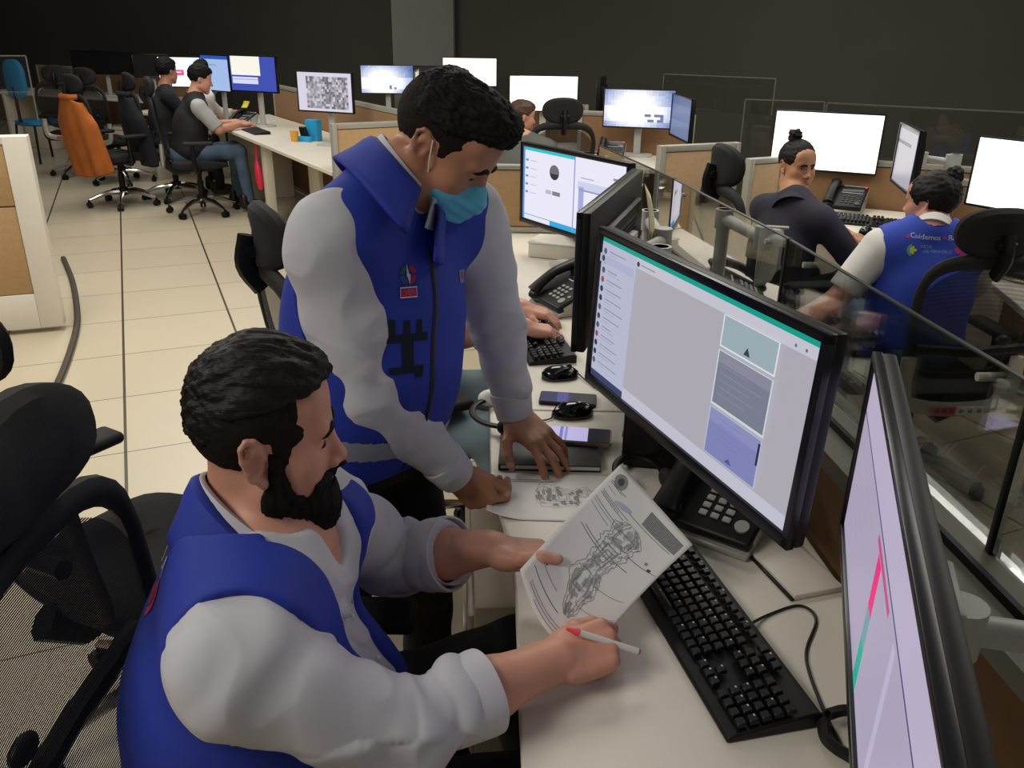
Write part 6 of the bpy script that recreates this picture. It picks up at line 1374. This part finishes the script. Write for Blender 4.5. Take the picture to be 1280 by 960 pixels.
# typist hidden behind the standing man
sitter('person in pale jeans typing behind the standing man, hands on the keyboard', (-0.40, 2.44, 0.55), (-0.37, 2.45, 0.80), (-0.31, 2.46, 1.00), (-0.29, 2.64, 0.94), (-0.31, 2.27, 0.94), (-0.08, 1, 0),
       [((-0.14, 2.74, 0.78), tuple(at(652, 384, 0.80)), (0.95, -0.15, -0.22), (0.15, 0, 0.95), False, curl(22, 34, 18)), ((-0.15, 2.42, 0.79), tuple(at(654, 408, 0.80)), (0.95, 0.15, -0.22), (0.15, 0, 0.95), True, curl(22, 34, 18))], ((-0.235, 2.46, 1.155), (0.97, 0, -0.2)),
       skin=SKIN1, top=NAVYC, trousers=DENIML, hairfn=hair_short(), hh=0.004, sleeve=0.45, legs=(((-0.38, 2.55, 0.54), (-0.38, 2.33, 0.54)), ((-0.03, 2.52, 0.56), (-0.055, 2.19, 0.56)), ((0.05, 2.55, 0.11), (0.03, 2.14, 0.11))))
# man in the black vest at the left rear row
lf = unit(nv(0.853, 0.522, 0)); ll = unit(nv(-0.522, 0.853, 0)); b4 = nv(-2.985, 7.965, 0)
def L4(f_, l_, z): return b4 + lf * f_ + ll * l_ + nv(0, 0, z)
sitter('man in a grey shirt and black vest typing at the far left desk', L4(-0.02, 0, 0.55), L4(0.02, 0, 0.80), L4(0.09, 0, 1.02), L4(0.08, 0.19, 0.95), L4(0.08, -0.19, 0.95), ll,
       [(L4(0.24, 0.22, 0.76), L4(0.46, 0.10, 0.79), lf, (0, 0, 1), False), (L4(0.22, -0.22, 0.76), L4(0.46, -0.08, 0.79), lf, (0, 0, 1), True)], (L4(0.155, 0, 1.175), tuple(lf * 0.96 - ll * 0.12 - nv(0, 0, 0.22))),
       skin=SKIN1, top=GREYT, trousers=DENIM, vest=BLKV, hairfn=hair_short(vol=0.008), sleeve=0.42, legs=((L4(0, 0.1, 0.53), L4(0, -0.1, 0.53)), (L4(0.42, 0.12, 0.55), L4(0.40, -0.14, 0.55)), (L4(0.42, 0.14, 0.11), L4(0.44, -0.18, 0.11))))
# dark haired person between him and the orange jacket
b4 = nv(-3.50, 8.72, 0)
sitter('dark haired person in black seated behind the man in the black vest', L4(-0.02, 0, 0.55), L4(0.0, 0, 0.82), L4(0.05, 0, 1.05), L4(0.05, 0.19, 0.98), L4(0.05, -0.19, 0.98), ll,
       [(L4(0.20, 0.22, 0.78), L4(0.42, 0.10, 0.79), lf, (0, 0, 1), False), (L4(0.20, -0.22, 0.78), L4(0.42, -0.10, 0.79), lf, (0, 0, 1), True)], (L4(0.09, 0, 1.20), tuple(lf * 0.9 + ll * 0.5)), skin=SKIN2, top=NAVYC, trousers=TROUS, hairfn=hair_short(vol=0.012, low=-0.075), sleeve=1.0,
       legs=((L4(0, 0.1, 0.53), L4(0, -0.1, 0.53)), (L4(0.42, 0.12, 0.55), L4(0.42, -0.12, 0.55)), (L4(0.44, 0.12, 0.11), L4(0.44, -0.12, 0.11))))
# person with a white sleeve and raised hand, mostly behind the man in the black vest
b4 = nv(-3.12, 8.95, 0); hw = nv(att(258, 121, 8.5))
sitter('person with a white sleeve and raised hand before the light blue monitor', L4(-0.12, 0, 0.55), L4(-0.10, 0, 0.82), L4(-0.04, 0, 1.04), L4(-0.04, 0.19, 0.97), L4(-0.04, -0.19, 0.97), ll,
       [(L4(0.15, 0.22, 0.78), L4(0.3, 0.12, 0.79), lf, (0, 0, 1), False), (nv(att(244, 134, 8.4)), hw, (0.5, 0.2, 0.6), (0, -1, 0.2), True, curl(40, 50, 30))], (L4(-0.0, 0, 1.19), tuple(lf)), skin=SKIN1, top=WHITEC, trousers=TROUS, hairfn=hair_short(), sleeve=0.93)
# person beside the dark headrest in front of the plain white screen
p8 = nv(att(652, 147, 6.3))
sitter('person in grey with brown hair beside the headrest below the plain white screen', (0.02, 6.05, 0.55), (0.03, 6.06, 0.76), (0.05, 6.07, 0.93), (-0.13, 6.10, 0.88), (0.22, 6.02, 0.88), (-0.98, 0.2, 0),
       [((-0.2, 6.25, 0.72), (-0.05, 6.45, 0.74), (0.2, 0.9, 0), (0, 0, 1), False), ((0.28, 6.22, 0.72), (0.2, 6.45, 0.74), (0, 1, 0), (0, 0, 1), True)], (p8, (0.88, 0.35, -0.15)), skin=SKIN1, top=GREYJ, trousers=TROUS, hairfn=hair_short(mat('light_brown_hair', '#4a3222', 0.6, var=0.3)), sleeve=0.95, fem=True)
# woman with a bun turned back over her shoulder
wf = unit(nv(0.80, 0.60, 0)); wl = unit(nv(-0.60, 0.80, 0)); b4 = nv(1.205, 3.80, 0)
def LW(f_, l_, z): return b4 + wf * f_ + wl * l_ + nv(0, 0, z)
hc = nv(att(996, 208, 3.92))
r_, R_, H_, N_, NR_, vo_, bv_ = sitter('woman with a hair bun and navy jacket looking back over her shoulder', LW(-0.02, 0, 0.52), LW(0.02, 0, 0.74), LW(0.075, 0.0, 0.935), LW(0.07, 0.16, 0.885), LW(0.05, -0.17, 0.885), wl,
       [(LW(0.30, 0.16, 0.73), LW(0.42, -0.06, 0.765), (0.4, -0.9, 0.05), (0.1, 0.1, 1), False), (LW(0.22, -0.22, 0.725), LW(0.36, -0.03, 0.765), (0.25, 0.95, 0.15), (0.2, -0.3, 0.9), True)], (hc, (0.30, -0.94, -0.06)), skin=mat('skin_warm', '#b98563', 0.5, var=0.04), top=NAVY, topname='jacket', trousers=TROUS,
       hairfn=hair_bun(HAIRBR, (-0.01, -0.045, 0.150), 0.038), sleeve=0.97, fem=True, open_=False, g=0.90, sc=0.88, hh=0.0042, h=0.007, legs=((LW(0, 0.09, 0.5), LW(0, -0.09, 0.5)), (LW(0.40, 0.10, 0.53), LW(0.40, -0.10, 0.53)), (LW(0.42, 0.1, 0.11), LW(0.42, -0.1, 0.11))))
collar('jacket_collar', N_, NR_, r_, NAVY, r0=0.060, r1=0.095, hb=0.022, hf=-0.03, fold=0.05, span=165, flare=0.2)
collar('white_collar', N_, NR_, r_, SHIRTW, r0=0.054, r1=0.062, hb=0.036, hf=-0.02, fold=0.03, span=165)
eyes(H_, r_, (0, 1, 0.0)); bb_ = [o for o in COL.objects if o.parent == r_ and o.name.startswith('body')][0]; brows(H_, r_, HAIRBR, BVHTree.FromPolygons([v.co.copy() for v in bb_.data.vertices], [tuple(p.vertices) for p in bb_.data.polygons]), 0.003)
bb_.data.materials.append(LIPS); cc_ = np.array([tuple(p.center) for p in bb_.data.polygons]); bb_.data.polygons.foreach_set('material_index', H_.lipmask(cc_).astype(np.int32))
# woman in the blue vest, seen from behind
b4 = nv(1.555, 3.12, 0); wf = unit(nv(0.10, 1, 0)); wl = unit(nv(-1, 0.10, 0))
hc = nv(att(1164, 255, 3.18))
r_, R_, H_, N_, NR_, vo_, bv_ = sitter('woman in a royal blue vest over a white polo seen from behind', LW(0.0, 0.0, 0.53), LW(-0.01, 0, 0.76), LW(0.0, 0.01, 0.965), LW(0.0, 0.185, 0.905), LW(0.0, -0.185, 0.90), wl,
       [(LW(-0.02, 0.30, 0.715), LW(-0.10, 0.44, 0.66), (-0.8, -0.35, -0.3), (-0.3, -0.4, 0.9), False), (LW(0.18, -0.26, 0.72), LW(0.38, -0.18, 0.75), (0, 1, 0), (0, 0, 1), True)], (hc, (-0.62, 0.76, -0.10)), skin=SKIN1, top=SHIRTW, topname='polo_shirt', trousers=DENIM, vest=VESTL,
       hairfn=hair_bun(HAIRBR, (-0.02, -0.075, 0.125), 0.036, 0.010), sleeve=0.50, fem=True, g=0.98, sc=0.87, hh=0.0042, h=0.007, legs=((LW(0, 0.09, 0.5), LW(0, -0.09, 0.5)), (LW(0.40, 0.12, 0.53), LW(0.40, -0.10, 0.53)), (LW(0.42, 0.12, 0.11), LW(0.42, -0.1, 0.11))))
collar('polo_collar', N_, NR_, r_, SHIRTW, r0=0.060, r1=0.078, hb=0.055, hf=-0.02, fold=0.03, span=150)
o, n = hit(bv_, 1163, 297)
WHT = mat('embroidery_white', '#c9cbd8', 0.8); PNK = mat('embroidery_magenta', '#c0285e', 0.8); LIM = mat('print_lime', '#c4cc3a', 0.8); TEA = mat('print_teal', '#5a9aa8', 0.8)
if o is not None:
    pl = [(ring_arc(-0.075, 0.0, 0, 0.0065, 0, 350), 1)] + letters('Cuidemos', 0.026, -0.018, 0, 0) + [(ring_arc(0.042, 0.0, 0, 0.0055, 0, 350), 1)] + letters('Re', 0.026, 0.066, 0, 0)
    decal('back_lettering', bv_, o, n, V((1, 0.1, -0.06)), pl, [WHT, PNK], vo_)
o, n = hit(bv_, 1168, 313)
if o is not None:
    pl = [(ring_arc(-0.072, 0, 0.017, 0.024, 110, 250), 3), (ring_arc(-0.070, 0, 0.009, 0.015, 90, 270), 2), (ring_arc(-0.066, 0, 0.0, 0.006, 0, 350), 2)] + letters('VIDA', 0.018, -0.03, 0.012, 0) + letters('DE VERACRUZ', 0.016, 0.008, -0.008, 0) + [(ring_arc(0.074, 0, 0, 0.012, 0, 350), 1), (ring_arc(0.074, 0, 0.014, 0.019, -75, 75), 1), (ring_arc(0.074, 0, 0.021, 0.026, -65, 65), 1)]
    decal('back_emblem', bv_, o, n, V((1, 0.1, -0.06)), pl, [mat('print_pale_blue', '#7f8fd0', 0.8), PNK, LIM, TEA], vo_)
# ================================================================ light
def area(name, loc, size, power, col=(1, 0.95, 0.86), sy=None, rot=(0, 0, 0)):
    d = bpy.data.lights.new(name, 'AREA'); d.energy = power; d.color = col; d.size = size; d.shape = 'RECTANGLE'; d.size_y = sy or size
    o = bpy.data.objects.new(name, d); COL.objects.link(o); o.location = loc; o.rotation_euler = rot; return o
area('ceiling_lamp_front_left', (-2.8, 4.2, 3.3), 1.2, 90, sy=3.0)
area('ceiling_lamp_rear_left', (-3.2, 8.0, 3.3), 1.2, 66, sy=3.0)
area('ceiling_lamp_rear_right', (1.6, 6.4, 3.3), 1.2, 52, sy=2.5)
area('ceiling_lamp_right', (3.0, 3.2, 3.3), 1.2, 46, sy=2.5)
area('ceiling_lamp_centre', (0.1, 4.2, 3.3), 1.0, 50, sy=1.6)
area('ceiling_lamp_near', (-2.4, -0.2, 3.3), 1.4, 80, sy=1.4)
wld = bpy.data.worlds.new('room_ambience'); SC.world = wld; wld.use_nodes = True
wld.node_tree.nodes['Background'].inputs[0].default_value = (1.0, 0.97, 0.92, 1); wld.node_tree.nodes['Background'].inputs[1].default_value = 0.13
SC.view_settings.view_transform = 'Standard'; SC.view_settings.look = 'None'; SC.view_settings.exposure = 0.0; SC.view_settings.gamma = 1.0; SC.view_settings.use_curve_mapping = False
SC.cycles.use_denoising = True
try: SC.cycles.denoiser = 'OPENIMAGEDENOISE'
except Exception: pass
SC.cycles.max_bounces = 6; SC.cycles.transparent_max_bounces = 16; SC.cycles.caustics_reflective = False; SC.cycles.caustics_refractive = False; SC.cycles.sample_clamp_indirect = 4.0
